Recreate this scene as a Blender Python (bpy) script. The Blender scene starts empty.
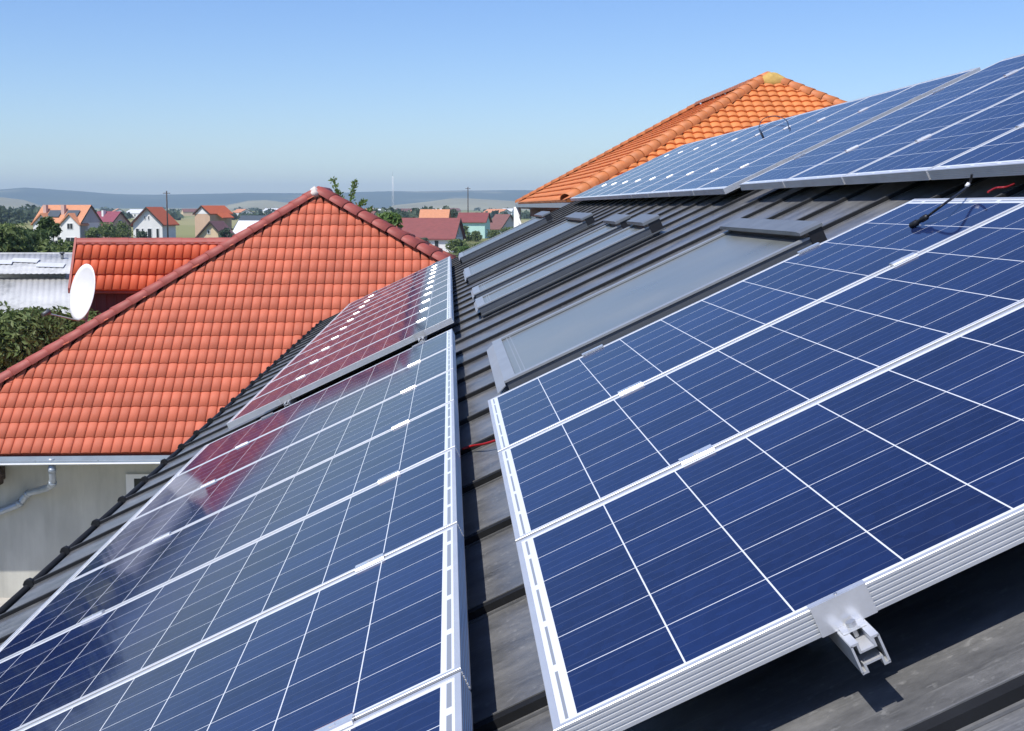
import bpy, math, random
from mathutils import Vector, Matrix
random.seed(7)
R = math.radians
scene = bpy.context.scene
COL = scene.collection

# ------------------------------------------------------------------ roof frame and camera
TH = 0.4396                       # pitch of the metal roof
ES = Vector((math.cos(TH), 0, math.sin(TH)))
EY = Vector((0, 1, 0))
EN = Vector((-math.sin(TH), 0, math.cos(TH)))
def P(s, y, n=0.0): return ES * s + EY * y + EN * n
CAM = Vector((-0.1311, -1.6841, 0.6755))
F, YAW, PITCH = 1353.74, 0.0462, 0.1170
GZ = -7.6                         # ground level
ROOF_N = -0.15                    # metal sheet below the panel plane
Y0, Y1 = -3.6, 20.6               # roof extent along the ridge
S_EAVE, S_RIDGE = -2.51, 4.02

def cam_axes():
    r = Vector((math.cos(YAW), -math.sin(YAW), 0))
    f = Vector((math.sin(YAW) * math.cos(PITCH), math.cos(YAW) * math.cos(PITCH), -math.sin(PITCH)))
    return r, r.cross(f), f
CR, CU, CF = cam_axes()
def spot(u, v, d):
    """a place in the world lying d metres out in the direction of a photo point"""
    return CAM + (CR * ((u - 512) / F) + CU * ((365.5 - v) / F) + CF) * d
def ground_x(u, d):
    p = spot(u, 206, d); return p.x, p.y

# ------------------------------------------------------------------ mesh helper
class MB:
    def __init__(self): self.v = []; self.f = []; self.uv = {}; self.sm = set()
    def add(self, vs, fs, smooth=False):
        o = len(self.v); self.v += [Vector(x) for x in vs]
        for f in fs:
            if smooth: self.sm.add(len(self.f))
            self.f.append([i + o for i in f])
        return o
    def box(self, a, b, M=None):
        (x0, y0, z0), (x1, y1, z1) = a, b
        vs = [Vector(c) for c in ((x0,y0,z0),(x1,y0,z0),(x1,y1,z0),(x0,y1,z0),(x0,y0,z1),(x1,y0,z1),(x1,y1,z1),(x0,y1,z1))]
        if M is not None: vs = [M @ c for c in vs]
        self.add(vs, [(0,3,2,1),(4,5,6,7),(0,1,5,4),(1,2,6,5),(2,3,7,6),(3,0,4,7)])
        return self
    def hexa(self, vs):
        self.add(vs, [(0,3,2,1),(4,5,6,7),(0,1,5,4),(1,2,6,5),(2,3,7,6),(3,0,4,7)]); return self
    def tube(self, pts, r, n=10, cap=True, smooth=True):
        pts = [Vector(p) for p in pts]; rr = r if isinstance(r, (list, tuple)) else [r] * len(pts)
        vs = []; up = None
        for i, p in enumerate(pts):
            a = pts[max(0, i-1)]; b = pts[min(len(pts)-1, i+1)]
            d = (b - a).normalized()
            if up is None:
                up = Vector((0,0,1)) if abs(d.z) < .9 else Vector((1,0,0))
            x = d.cross(up).normalized(); up = x.cross(d).normalized()
            for k in range(n):
                t = 2*math.pi*k/n
                vs.append(p + (x*math.cos(t) + up*math.sin(t)) * rr[i])
        fs = []
        for i in range(len(pts)-1):
            for k in range(n):
                fs.append((i*n+k, i*n+(k+1)%n, (i+1)*n+(k+1)%n, (i+1)*n+k))
        self.add(vs, fs, smooth)
        if cap:
            o = len(self.v) - len(vs)
            self.f.append([o+k for k in range(n)][::-1]); self.f.append([o+(len(pts)-1)*n+k for k in range(n)])
        return self
    def prism(self, outline, a, b, M=None):
        """outline of (y,z) pairs swept in x from a to b"""
        n = len(outline)
        vs = [Vector((a, y, z)) for y, z in outline] + [Vector((b, y, z)) for y, z in outline]
        if M is not None: vs = [M @ c for c in vs]
        fs = [(i, (i+1)%n, n+(i+1)%n, n+i) for i in range(n)]
        fs += [tuple(range(n))[::-1], tuple(range(n, 2*n))]
        self.add(vs, fs); return self
    def build(self, name, mat, parent=None, uvfn=None, loc=None):
        me = bpy.data.meshes.new(name)
        me.from_pydata([tuple(x) for x in self.v], [], self.f); me.update()
        if self.sm:
            for i in self.sm: me.polygons[i].use_smooth = True
        if uvfn or self.uv:
            ul = me.uv_layers.new(name='UVMap')
            for poly in me.polygons:
                for li in poly.loop_indices:
                    vi = me.loops[li].vertex_index
                    ul.data[li].uv = uvfn(self.v[vi]) if uvfn else self.uv.get(vi, (0, 0))
        if isinstance(mat, (list, tuple)):
            for m in mat: me.materials.append(m)
        else: me.materials.append(mat)
        o = bpy.data.objects.new(name, me); COL.objects.link(o)
        if parent: o.parent = parent
        return o

def empty(name, loc=(0,0,0), rot=(0,0,0)):
    o = bpy.data.objects.new(name, None); COL.objects.link(o)
    o.location = loc; o.rotation_euler = rot; o.empty_display_size = .2
    return o
def tag(o, label=None, cat=None, group=None, kind=None):
    if label: o['label'] = label
    if cat: o['category'] = cat
    if group: o['group'] = group
    if kind: o['kind'] = kind
    return o
def kids(o): return [c for c in bpy.data.objects if c.parent == o]
def copy_tree(o, parent=None, deep=True):
    c = o.copy(); COL.objects.link(c)
    if parent: c.parent = parent
    for ch in kids(o): copy_tree(ch, c)
    return c

# ------------------------------------------------------------------ materials
def mat(name, col=(.5,.5,.5), rough=.6, metal=0.0, spec=.5):
    m = bpy.data.materials.new(name); m.use_nodes = True
    b = m.node_tree.nodes['Principled BSDF']
    b.inputs['Base Color'].default_value = (*col, 1); b.inputs['Roughness'].default_value = rough
    b.inputs['Metallic'].default_value = metal; b.inputs['Specular IOR Level'].default_value = spec
    return m
class NT:
    def __init__(self, m): self.t = m.node_tree; self.b = self.t.nodes['Principled BSDF']
    def n(self, typ, **kw):
        nd = self.t.nodes.new(typ)
        for k, v in kw.items(): setattr(nd, k, v)
        return nd
    def l(self, a, b): self.t.links.new(a, b)
    def math(self, op, a, b=None, c=None):
        nd = self.n('ShaderNodeMath', operation=op)
        for i, x in enumerate((a, b, c)):
            if x is None: continue
            if isinstance(x, (int, float)): nd.inputs[i].default_value = x
            else: self.l(x, nd.inputs[i])
        return nd.outputs[0]
    def mix(self, f, a, b):
        nd = self.n('ShaderNodeMix', data_type='RGBA')
        for i, x in ((0, f), (6, a), (7, b)):
            if isinstance(x, (int, float)): nd.inputs[i].default_value = x
            elif isinstance(x, tuple): nd.inputs[i].default_value = (*x, 1)
            else: self.l(x, nd.inputs[i])
        return nd.outputs[2]
    def noise(self, vec, scale, detail=4, rough=.55):
        nd = self.n('ShaderNodeTexNoise'); nd.inputs['Scale'].default_value = scale
        nd.inputs['Detail'].default_value = detail; nd.inputs['Roughness'].default_value = rough
        if vec is not None: self.l(vec, nd.inputs['Vector'])
        return nd.outputs['Fac']
    def coord(self, kind='Object', scale=(1,1,1), rot=(0,0,0)):
        tc = self.n('ShaderNodeTexCoord'); mp = self.n('ShaderNodeMapping')
        mp.inputs['Scale'].default_value = scale; mp.inputs['Rotation'].default_value = rot
        self.l(tc.outputs[kind], mp.inputs['Vector']); return mp.outputs[0]
    def ramp(self, f, stops):
        nd = self.n('ShaderNodeValToRGB'); cr = nd.color_ramp
        while len(cr.elements) < len(stops): cr.elements.new(.5)
        for e, (p, c) in zip(cr.elements, stops):
            e.position = p; e.color = (*c, 1) if len(c) == 3 else c
        self.l(f, nd.inputs[0]); return nd.outputs[0]
    def bump(self, h, strength=.3, dist=.01):
        nd = self.n('ShaderNodeBump'); nd.inputs['Strength'].default_value = strength; nd.inputs['Distance'].default_value = dist
        self.l(h, nd.inputs['Height']); self.l(nd.outputs[0], self.b.inputs['Normal'])
def weathered(name, col, var=.25, scale=3.0, rough=.7, metal=0.0, bump=.15, stretch=(1,1,1), coord='Object', spec=.5):
    m = mat(name, col, rough, metal, spec); t = NT(m)
    c = t.coord(coord, stretch); f = t.noise(c, scale, 6, .6)
    lo = tuple(x*(1-var) for x in col); hi = tuple(min(1, x*(1+var)) for x in col)
    t.l(t.ramp(f, [(.3, lo), (.7, hi)]), t.b.inputs['Base Color'])
    if bump: t.bump(t.noise(c, scale*6, 4), bump, .01)
    return m

M = {}
M['alu'] = weathered('anodised_aluminium', (.66,.67,.68), .06, 9, .36, .5, .0)
M['clamp'] = weathered('mill_aluminium', (.76,.76,.76), .10, 30, .2, .6, .02)
M['steel'] = mat('bolt_steel', (.55,.55,.55), .3, .9)
M['black'] = mat('black_plastic', (.012,.012,.014), .45)
M['red_cable'] = mat('red_cable_sheath', (.36,.015,.02), .5)
M['white_paint'] = weathered('white_lacquer', (.80,.80,.79), .05, 5, .4, 0, 0)
M['grey_metal'] = weathered('grey_cladding', (.30,.32,.34), .12, 5, .42, .25, .03)
M['grey_dark'] = weathered('dark_grey_cladding', (.10,.11,.12), .15, 6, .45, .2, .03)
M['gutter'] = weathered('zinc_gutter', (.36,.40,.44), .10, 4, .4, .4, .02)
M['batten'] = weathered('black_batten', (.014,.015,.017), .3, 6, .65, 0, .05, (1,1,1), 'Object', .25)

# --- solar glass: cells, gaps, busbars, ribbons (UV in metres; u up the slope 0..1.65, v along 0..0.992)
def solar_mat():
    m = mat('solar_cells', (.01,.03,.13), .04); t = NT(m)
    uvn = t.n('ShaderNodeUVMap'); sep = t.n('ShaderNodeSeparateXYZ'); t.l(uvn.outputs[0], sep.inputs[0])
    u, v = sep.outputs[0], sep.outputs[1]
    p = .158
    cu = t.math('DIVIDE', t.math('SUBTRACT', u, .035), p); cv = t.math('DIVIDE', t.math('SUBTRACT', v, .022), p)
    def inside(c, n): return t.math('MULTIPLY', t.math('GREATER_THAN', c, 0.0), t.math('LESS_THAN', c, float(n)))
    ins = t.math('MULTIPLY', inside(cu, 10), inside(cv, 6))
    fu = t.math('FRACT', cu); fv = t.math('FRACT', cv)
    def gap(f, w): return t.math('GREATER_THAN', t.math('ABSOLUTE', t.math('SUBTRACT', f, .5)), .5 - w)
    line = t.math('MAXIMUM', gap(fu, .0078), gap(fv, .0078))
    notcell = t.math('MAXIMUM', line, t.math('SUBTRACT', 1.0, ins))
    # busbars run up the slope, four to a cell
    bb = t.math('FRACT', t.math('MULTIPLY', fv, 4.0))
    bus = t.math('LESS_THAN', t.math('ABSOLUTE', t.math('SUBTRACT', bb, .5)), .022)
    # crystalline grain and a tone of each cell
    vor = t.n('ShaderNodeTexVoronoi'); vor.inputs['Scale'].default_value = 55; t.l(uvn.outputs[0], vor.inputs['Vector'])
    g = t.n('ShaderNodeSeparateColor'); t.l(vor.outputs['Color'], g.inputs[0])
    oi = t.n('ShaderNodeObjectInfo')
    comb = t.n('ShaderNodeCombineXYZ'); t.l(t.math('FLOOR', cu), comb.inputs[0]); t.l(t.math('FLOOR', cv), comb.inputs[1]); t.l(oi.outputs['Random'], comb.inputs[2])
    wn = t.n('ShaderNodeTexWhiteNoise'); t.l(comb.outputs[0], wn.inputs['Vector'])
    tone = t.math('ADD', t.math('MULTIPLY', g.outputs[0], .30), t.math('MULTIPLY', wn.outputs['Value'], .5))
    cell = t.mix(tone, (.0042,.012,.056), (.0100,.027,.110))
    cell = t.mix(t.math('MULTIPLY', bus, .10), cell, (.45,.5,.6))
    base = t.mix(notcell, cell, (.72,.74,.76))
    # silver ribbons in the white strip at both ends of the panel
    rib_u = t.math('MAXIMUM', t.math('MULTIPLY', t.math('GREATER_THAN', u, .0190), t.math('LESS_THAN', u, .0238)),
                   t.math('MULTIPLY', t.math('GREATER_THAN', u, 1.6245), t.math('LESS_THAN', u, 1.6335)))
    seg = t.math('FRACT', t.math('MULTIPLY', cv, .75))
    rib = t.math('MULTIPLY', t.math('MULTIPLY', rib_u, t.math('LESS_THAN', seg, .86)), inside(cv, 6))
    base = t.mix(rib, base, (.26,.28,.31))
    # thin film of dust
    dust = t.noise(uvn.outputs[0], 2.5, 5, .6)
    base = t.mix(t.math('MULTIPLY', dust, .018), base, (.5,.5,.48))
    t.l(base, t.b.inputs['Base Color'])
    t.l(t.math('ADD', .025, t.math('MULTIPLY', dust, .05)), t.b.inputs['Roughness'])
    t.b.inputs['IOR'].default_value = 1.36
    df = t.n('ShaderNodeBsdfDiffuse'); t.l(base, df.inputs[0]); mx = t.n('ShaderNodeMixShader'); mx.inputs[0].default_value = .42
    out = t.t.nodes['Material Output']; t.l(t.b.outputs[0], mx.inputs[1]); t.l(df.outputs[0], mx.inputs[2]); t.l(mx.outputs[0], out.inputs[0])
    return m
M['cells'] = solar_mat()

# --- metal roof sheet: dark grey, streaked down the slope
def sheet_mat():
    m = mat('roof_sheet_metal', (.12,.12,.12), .45, .0, .8); t = NT(m)
    rot = (0, TH, 0)
    c1 = t.coord('Object', (1,1,1), rot)
    f1 = t.noise(t.coord('Object', (.8,1.7,1), rot), 5.5, 9, .72); f2 = t.noise(c1, 1.0, 4, .5)
    scr = t.noise(t.coord('Object', (1.0,16,1), rot), 5, 6, .75); spk = t.noise(c1, 60, 3, .6)
    a = t.ramp(f1, [(.34, (.068,.070,.073)), (.52, (.150,.151,.152)), (.70, (.25,.248,.242))])
    sm = t.n('ShaderNodeMapRange'); sm.inputs[1].default_value = .58; sm.inputs[2].default_value = .74; t.l(scr, sm.inputs[0])
    a = t.mix(t.math('MULTIPLY', sm.outputs[0], .65), a, (.34,.34,.33))
    sp = t.n('ShaderNodeMapRange'); sp.inputs[1].default_value = .60; sp.inputs[2].default_value = .72; t.l(spk, sp.inputs[0])
    a = t.mix(t.math('MULTIPLY', sp.outputs[0], .35), a, (.42,.42,.41))
    a = t.mix(t.math('MULTIPLY', f2, .3), a, (.155,.155,.155))
    t.l(a, t.b.inputs['Base Color'])
    t.l(t.math('ADD', .16, t.math('MULTIPLY', f1, .34)), t.b.inputs['Roughness'])
    t.bump(t.math('ADD', t.math('MULTIPLY', f1, .6), t.math('MULTIPLY', scr, .5)), .22, .010)
    return m
M['sheet'] = sheet_mat()

def tile_mat(name, base, var=.16):
    m = mat(name, base, .62, 0, .35); t = NT(m)
    uvn = t.n('ShaderNodeUVMap'); sep = t.n('ShaderNodeSeparateXYZ'); t.l(uvn.outputs[0], sep.inputs[0])
    comb = t.n('ShaderNodeCombineXYZ'); t.l(t.math('FLOOR', sep.outputs[0]), comb.inputs[0]); t.l(t.math('FLOOR', sep.outputs[1]), comb.inputs[1])
    wn = t.n('ShaderNodeTexWhiteNoise'); t.l(comb.outputs[0], wn.inputs['Vector'])
    lo = tuple(x*(1-var) for x in base); hi = tuple(x*(1+var) for x in base)
    a = t.mix(wn.outputs['Value'], lo, hi)
    st = t.noise(t.coord('Object'), .7, 5, .6); fine = t.noise(t.coord('Object'), 14, 5, .6)
    a = t.mix(t.math('MULTIPLY', st, .28), a, tuple(x*.72 for x in base))
    a = t.mix(t.math('MULTIPLY', fine, .22), a, tuple(min(1, x*1.25+.02) for x in base))
    dirt = t.noise(t.coord('Object', (1.6,1.6,.5)), 1.3, 7, .68); dm = t.n('ShaderNodeMapRange'); dm.inputs[1].default_value = .54; dm.inputs[2].default_value = .78; t.l(dirt, dm.inputs[0])
    a = t.mix(t.math('MULTIPLY', dm.outputs[0], .45), a, tuple(x*.55+.03 for x in base))
    t.l(a, t.b.inputs['Base Color']); t.bump(fine, .2, .004)
    return m
M['tile_red'] = tile_mat('red_clay_tile', (.56,.135,.068))
M['tile_bright'] = tile_mat('bright_red_tile', (.62,.11,.040))
M['tile_orange'] = tile_mat('orange_clay_tile', (.70,.225,.062))
M['cap_red'] = weathered('red_ridge_cap', (.36,.085,.065), .18, 3, .6, 0, .1)
M['cap_orange'] = weathered('orange_ridge_cap', (.58,.19,.06), .18, 3, .6, 0, .1)
M['underlay'] = weathered('red_brown_underlay', (.30,.075,.045), .1, 3, .8, 0, 0)
M['zinc_dark'] = weathered('blue_grey_zinc', (.17,.21,.25), .12, 3, .5, .3, .02)
M['mortar'] = weathered('ridge_mortar', (.62,.56,.50), .25, 8, .9, 0, .4)
M['mortar_y'] = weathered('yellow_sealing_foam', (.55,.36,.10), .2, 8, .9, 0, .3)

def plaster(name, col, stain=.2):
    m = mat(name, col, .9, 0, .2); t = NT(m)
    f = t.noise(t.coord('Object', (1,1,.35)), .9, 7, .62); g = t.noise(t.coord('Object'), 22, 4)
    a = t.ramp(f, [(.3, tuple(x*(1-stain) for x in col)), (.65, tuple(min(1, x*(1+stain*.4)) for x in col))])
    if stain > .2:
        d = t.noise(t.coord('Object', (2.6,2.6,.16)), 1.6, 6, .65); dr = t.n('ShaderNodeMapRange'); dr.inputs[1].default_value = .50; dr.inputs[2].default_value = .72; t.l(d, dr.inputs[0])
        a = t.mix(t.math('MULTIPLY', dr.outputs[0], .25), a, (.28,.27,.23))
    t.l(a, t.b.inputs['Base Color']); t.bump(g, .25, .006)
    return m
M['grey_plaster'] = plaster('grey_render', (.50,.49,.43), .28)
M['white_plaster'] = plaster('white_render', (.80,.79,.76), .06)
M['beige_plaster'] = plaster('beige_render', (.60,.42,.29), .1)
M['tan_plaster'] = plaster('tan_render', (.72,.56,.36), .1)
M['mint_plaster'] = plaster('mint_render', (.50,.74,.66), .05)
M['pink_plaster'] = plaster('pink_render', (.62,.42,.36), .1)
M['grey_and_gable_shade'] = plaster('grey_render_and_gable_shade', (.50,.49,.50), .12)  # grey render; as a gable colour on white houses it paints in shade
M['red_boards'] = weathered('dark_red_boards', (.13,.022,.018), .35, 2, .7, 0, .2, (6,1,.3))
M['roof_orange'] = weathered('orange_roof_far', (.60,.26,.13), .12, 2, .7, 0, .1, (1,1,4))
M['roof_red'] = weathered('red_roof_far', (.52,.12,.045), .12, 2, .7, 0, .1, (1,1,4))
M['roof_maroon'] = weathered('maroon_roof_far', (.22,.055,.050), .15, 1, .6, 0, .1, (1,1,4))
M['roof_brown'] = weathered('brown_roof_far', (.20,.09,.075), .15, 1, .6, 0, .1, (1,1,4))
M['roof_slate'] = weathered('slate_roof_far', (.055,.075,.095), .15, 1, .5, 0, .1, (1,1,4))
M['roof_purple'] = weathered('purple_roof_far', (.26,.06,.085), .15, 1, .6, 0, .1, (1,1,4))
M['white_roof'] = weathered('white_sheet_roof', (.74,.75,.75), .06, 1, .5, .1, .1, (6,1,1))
M['pane'] = mat('window_pane', (.03,.035,.04), .06)
M['shutter'] = mat('window_frame_white', (.75,.75,.73), .5)
M['dark_wood'] = weathered('dark_wood', (.05,.032,.025), .3, 3, .7, 0, .1)
M['bark'] = weathered('bark', (.10,.075,.055), .35, 5, .9, 0, .4, (1,1,.3))
M['old_sheet'] = None
def asbestos():
    m = mat('weathered_sheet', (.55,.56,.56), .8, 0, .3); t = NT(m)
    c = t.coord('Object'); f = t.noise(c, .9, 8, .7); g = t.noise(t.coord('Object', (5,1,1)), 1.4, 5, .6)
    a = t.ramp(f, [(.32, (.30,.31,.30)), (.46, (.54,.55,.54)), (.7, (.70,.70,.69))])
    a = t.mix(t.math('MULTIPLY', g, .35), a, (.42,.43,.43)); t.l(a, t.b.inputs['Base Color'])
    t.bump(g, .3, .02); return m
M['old_sheet'] = asbestos()
def leaf(name, a, b):
    m = mat(name, a, .55, 0, .35); t = NT(m)
    oi = t.n('ShaderNodeNewGeometry')
    t.l(t.mix(oi.outputs['Random Per Island'], a, b), t.b.inputs['Base Color'])
    tr = t.n('ShaderNodeBsdfTranslucent'); t.l(t.mix(oi.outputs['Random Per Island'], tuple(x*1.2 for x in a), tuple(x*1.3 for x in b)), tr.inputs[0])
    mx = t.n('ShaderNodeMixShader'); mx.inputs[0].default_value = .28
    out = t.t.nodes['Material Output']; t.l(t.b.outputs[0], mx.inputs[1]); t.l(tr.outputs[0], mx.inputs[2]); t.l(mx.outputs[0], out.inputs[0])
    return m
M['leaf_dark'] = leaf('leaf_dark', (.042,.080,.024), (.100,.150,.042))
M['leaf_mid'] = leaf('leaf_mid', (.070,.115,.030), (.190,.240,.080))
M['leaf_light'] = leaf('leaf_light', (.080,.150,.030), (.160,.240,.060))
M['leaf_grey'] = leaf('leaf_grey', (.050,.085,.055), (.110,.150,.090))

# ------------------------------------------------------------------ world, sun, camera
SUN = (EN - EY * .46).normalized()          # read off the panel shadows
az = math.atan2(SUN.x, SUN.y); el = math.asin(SUN.z)
w = bpy.data.worlds.new('World'); scene.world = w; w.use_nodes = True
sk = w.node_tree.nodes.new('ShaderNodeTexSky'); sk.sky_type = 'NISHITA'; sk.sun_disc = False
sk.sun_elevation = el; sk.sun_rotation = az; sk.altitude = 300; sk.air_density = 1.0; sk.dust_density = .4; sk.ozone_density = 6.5
bg = w.node_tree.nodes['Background']; bg.inputs[1].default_value = .125
hs = w.node_tree.nodes.new('ShaderNodeHueSaturation'); hs.inputs['Saturation'].default_value = 1.12; hs.inputs['Hue'].default_value = .512
w.node_tree.links.new(sk.outputs[0], hs.inputs['Color']); w.node_tree.links.new(hs.outputs[0], bg.inputs[0])
sl = bpy.data.lights.new('sun', 'SUN'); sl.energy = 3.9; sl.angle = R(.5); sl.color = (1, .955, .89)
so = bpy.data.objects.new('sun', sl); COL.objects.link(so)
so.rotation_euler = SUN.to_track_quat('Z', 'Y').to_euler(); so.location = (0, -5, 30)
cd = bpy.data.cameras.new('camera'); co = bpy.data.objects.new('camera', cd); COL.objects.link(co); scene.camera = co
cd.sensor_width = 36; cd.lens = F / 1024 * 36; cd.clip_end = 40000; cd.clip_start = .05
mw = Matrix((CR, CU, -CF)).transposed().to_4x4(); mw.translation = CAM; co.matrix_world = mw
vs = scene.view_settings; vs.view_transform = 'Standard'; vs.look = 'None'; vs.exposure = 0.3; vs.gamma = 1

ORD = ['first','second','third','fourth','fifth','sixth','seventh','eighth','ninth','tenth','eleventh','twelfth']

# ------------------------------------------------------------------ solar panel prototype
PL, PW, PH, GAP = 1.65, .992, .040, .0169
def frame_mb():
    prof = [(.0110,-.0025),(.0110,-.0004),(.0104,0),(.0008,0),(0,-.0008)]
    z = -.0045
    for k in range(5):
        prof += [(0, z), (.0016, z-.0008), (.0016, z-.0024), (0, z-.0032)]; z -= .0068
    prof += [(0,-PH), (.028,-PH), (.028,-PH+.002), (.002,-PH+.002), (.002,-.006), (.0110,-.006)]
    m = MB(); n = len(prof); vs = []
    for cx, cy in ((0,0),(1,0),(1,1),(0,1)):
        for d, zz in prof:
            vs.append((d if cx == 0 else PL-d, d if cy == 0 else PW-d, zz))
    fs = []
    for c in range(4):
        e = (c+1) % 4
        for i in range(n):
            j = (i+1) % n
            fs.append((c*n+i, c*n+j, e*n+j, e*n+i))
    m.add(vs, fs); return m
def make_panel():
    root = empty('solar_panel')
    frame_mb().build('frame', M['alu'], root)
    g = MB(); g.box((.0108,.0108,-.0065), (PL-.0108,PW-.0108,-.0018))
    g.build('glass', M['cells'], root, uvfn=lambda v: (v.x, v.y))
    return root
panel0 = make_panel(); used = [False]
def panel(s, y, n, label, group):
    o = panel0 if not used[0] else copy_tree(panel0)
    used[0] = True
    o.location = P(s, y, n); o.rotation_euler = (0, -TH, 0)
    tag(o, label, 'solar panel', group); return o

# rail: extruded profile along y with parts rail_profile, clamps and roof hooks
RW, RH = .040, .042
def rail_profile(y0, y1):
    """hollow extrusion with a slot above and below, section in local (x,z)"""
    a = RW/2; t = .003; h = RH; s = .0085
    m = MB()
    def bar(x0, z0, x1, z1): m.box((x0, y0, z0), (x1, y1, z1))
    bar(-a, -h+.002, -a+t, -.002); bar(a-t, -h+.002, a, -.002)                 # side walls
    bar(-a+.0005, -.0022-.001, -s, 0); bar(s, -.0032, a-.0005, 0)              # top lips
    bar(-s-.0035, -.015, -s-.0005, -.0034); bar(s+.0005, -.015, s+.0035, -.0034)   # slot walls
    bar(-s-.0003, -.015, s+.0003, -.0125)                                         # slot floor
    bar(-a+.0005, -h, -s-.002, -h+.003); bar(s+.002, -h, a-.0005, -h+.003)     # bottom lips
    bar(-s-.005, -h+.0032, -s-.002, -h+.013); bar(s+.002, -h+.0032, s+.005, -h+.013)
    bar(-s-.0018, -h+.010, s+.0018, -h+.0128)
    return m
def mid_clamp(x, y, top):
    m = MB(); L = .036
    o = [(-.0215,0),(-.0175,.0054),(-.012,.0062),(.012,.0062),(.0175,.0054),(.0215,0)]
    m.prism([(y+a, top+b+.0006) for a, b in o], x-L, x+L)
    m.box((x-L+.002, y-.0065, top-.036), (x+L-.002, y+.0065, top+.0004))
    m.tube([(x, y, top+.005), (x, y, top+.0085)], .0065, 6, smooth=False)
    return m
def hook(x, y, drop):
    m = MB()
    m.box((x-.03, y-.012, -drop+.001), (x+.03, y+.012, -drop+.007))
    m.box((x-.004, y-.012, -drop+.0072), (x+.004, y+.012, -RH-.0005))
    return m
def rail(s, n, y0, y1, clamps, label, group, hooks=True):
    """n is the panel plane; the rail hangs PH below it"""
    root = empty('mounting_rail', P(s, 0, n-PH-.0005), (0, -TH, 0)); tag(root, label, 'mounting rail', group)
    rail_profile(y0, y1).build('rail_profile', M['alu'], root)
    for y in clamps: mid_clamp(0, y, PH+.0005).build('clamp', M['clamp'], root)
    if hooks:
        y = y0 + .35
        while y < y1: hook(0, y, (n-PH-.0005) - ROOF_N).build('roof_hook', M['alu'], root); y += 1.26
    return root

def row(s, n, first_y, count, step_dir, labels, group):
    ys = []
    for k in range(count):
        y = first_y + k * (PW+GAP) * step_dir
        panel(s, y, n, labels[k], group); ys.append(y)
    return ys
# right array
GR = 'solar panels of the large right-hand array'
lab = ['nearest right-hand panel, its ribbed aluminium edge above the bare rail end',
       'middle one of the three large blue panels on the right',
       'blue solar panel beside the grey skylight, with a black cable connector lying on it']
ysR = row(0, 0, 0, 3, 1, lab, GR)
seam = lambda ys: [y - GAP/2 for y in ys[1:]]
# lower left, near group
GL = 'solar panels of the lower left row, near group'
yl0 = .4049
ysL = [yl0 + k*(PW+GAP) for k in range(-1, 6)]
lab = [('bottom-most blue panel of the lower left row, cut off by the photo edge' if k == 0 else
        'last panel of the near left group, just below the far group with its white edge' if k == 6 else
        f'{ORD[k]} solar panel from the camera in the near lower left group') for k in range(7)]
SL = -.129 - PL
for y, l in zip(ysL, lab): panel(SL, y, 0, l, GL)
# lower left, far group
GF = 'solar panels of the lower left row, far group mirroring the red roof'
yf0 = 7.25
ysF = [yf0 + k*(PW+GAP) for k in range(11)]
lab = [('nearest panel of the far left group, its white frame edge facing the camera' if k == 0 else
        'farthest panel of the lower left row, at the far roof end' if k == 10 else
        f'{ORD[k]} panel counted from the camera in the far left group mirroring the red roof') for k in range(11)]
for y, l in zip(ysF, lab): panel(SL, y, .004, l, GF)
# upper arrays: a larger panel type lying close to the roof
NU = -.020; KU = 1.174; CS, CN = CAM.dot(ES), CAM.dot(EN)
def big(s_, y_): return CS + (s_-CS)*KU, CAM.y + (y_-CAM.y)*KU
PWU, GU_ = PW*KU, GAP*KU
def upper(s_, ys_, labels, group):
    out = []
    for y, l in zip(ys_, labels):
        ss, yy = big(s_, y); o = panel(ss, yy, NU, l, group); o.scale = (KU, KU, 1.05); out.append(yy)
    return out, big(s_, 0)[0]
GU = 'solar panels of the upper row, near group'
lab = ['upper right panel cut off by the right photo edge', 'second upper panel in from the right photo edge',
       'middle panel of the near upper group of five', 'upper panel just right of the last panel of its near group',
       'last panel of the near upper group, beside the wide pale frame edge']
ysU, SU = upper(1.70, [5.95 - PW - k*(PW+GAP) for k in range(5)][::-1], lab, GU)
GV = 'solar panels of the upper row, far group below the orange roof'
lab = [('nearest panel of the far upper group, with the wide pale frame edge' if k == 0 else
        'farthest and smallest panel of the upper row below the orange roof' if k == 9 else
        f'{ORD[k]} panel from the pale frame edge in the far upper group') for k in range(10)]
ysV, SV = upper(1.655, [6.20 + k*(PW+GAP) for k in range(10)], lab, GV)

GRL = 'aluminium rails under the solar panels'
def ends(ys, g=GAP): return [y - g/2 for y in ys[1:]]
# rails with clamps
def end_clamp_geo(root, y, top, side):
    """Z-shaped end clamp: lip on the frame, plate down the frame side, foot on the rail"""
    m = MB(); L = .040
    k_ = .010 if side < 0 else .020; m.box((-L, y + (.0 if side < 0 else -k_), top+.0004), (L, y + (k_ if side < 0 else .0035), top+(.0032 if side < 0 else .0065)))
    ya, yb = (y-.0042, y-.0008) if side < 0 else (y+.0008, y+.0042)
    m.box((-L+.0004, ya, .0006), (L-.0004, yb, top+(.0031 if side < 0 else .0003)))
    yc, yd = (y-.026, y-.0044) if side < 0 else (y+.0044, y+.026)
    m.box((-.0165, yc, .0006), (.0165, yd, .0040))
    c = m.build('end_clamp', M['clamp'], root)
    b = MB(); ym = (yc+yd)/2
    b.tube([(0, ym, -.012), (0, ym, .0041), (0, ym, .0042), (0, ym, .0100)], [.004,.004,.0068,.0068], 8, smooth=False)
    b.build('bolt', M['steel'], c); b = MB()
    b.tube([(0, y + .005*(1 if side < 0 else -1), top+.0033), (0, y + .005*(1 if side < 0 else -1), top+.0042)], .0025, 8)
    b.build('locking_screw', M['steel'], c)
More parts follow.
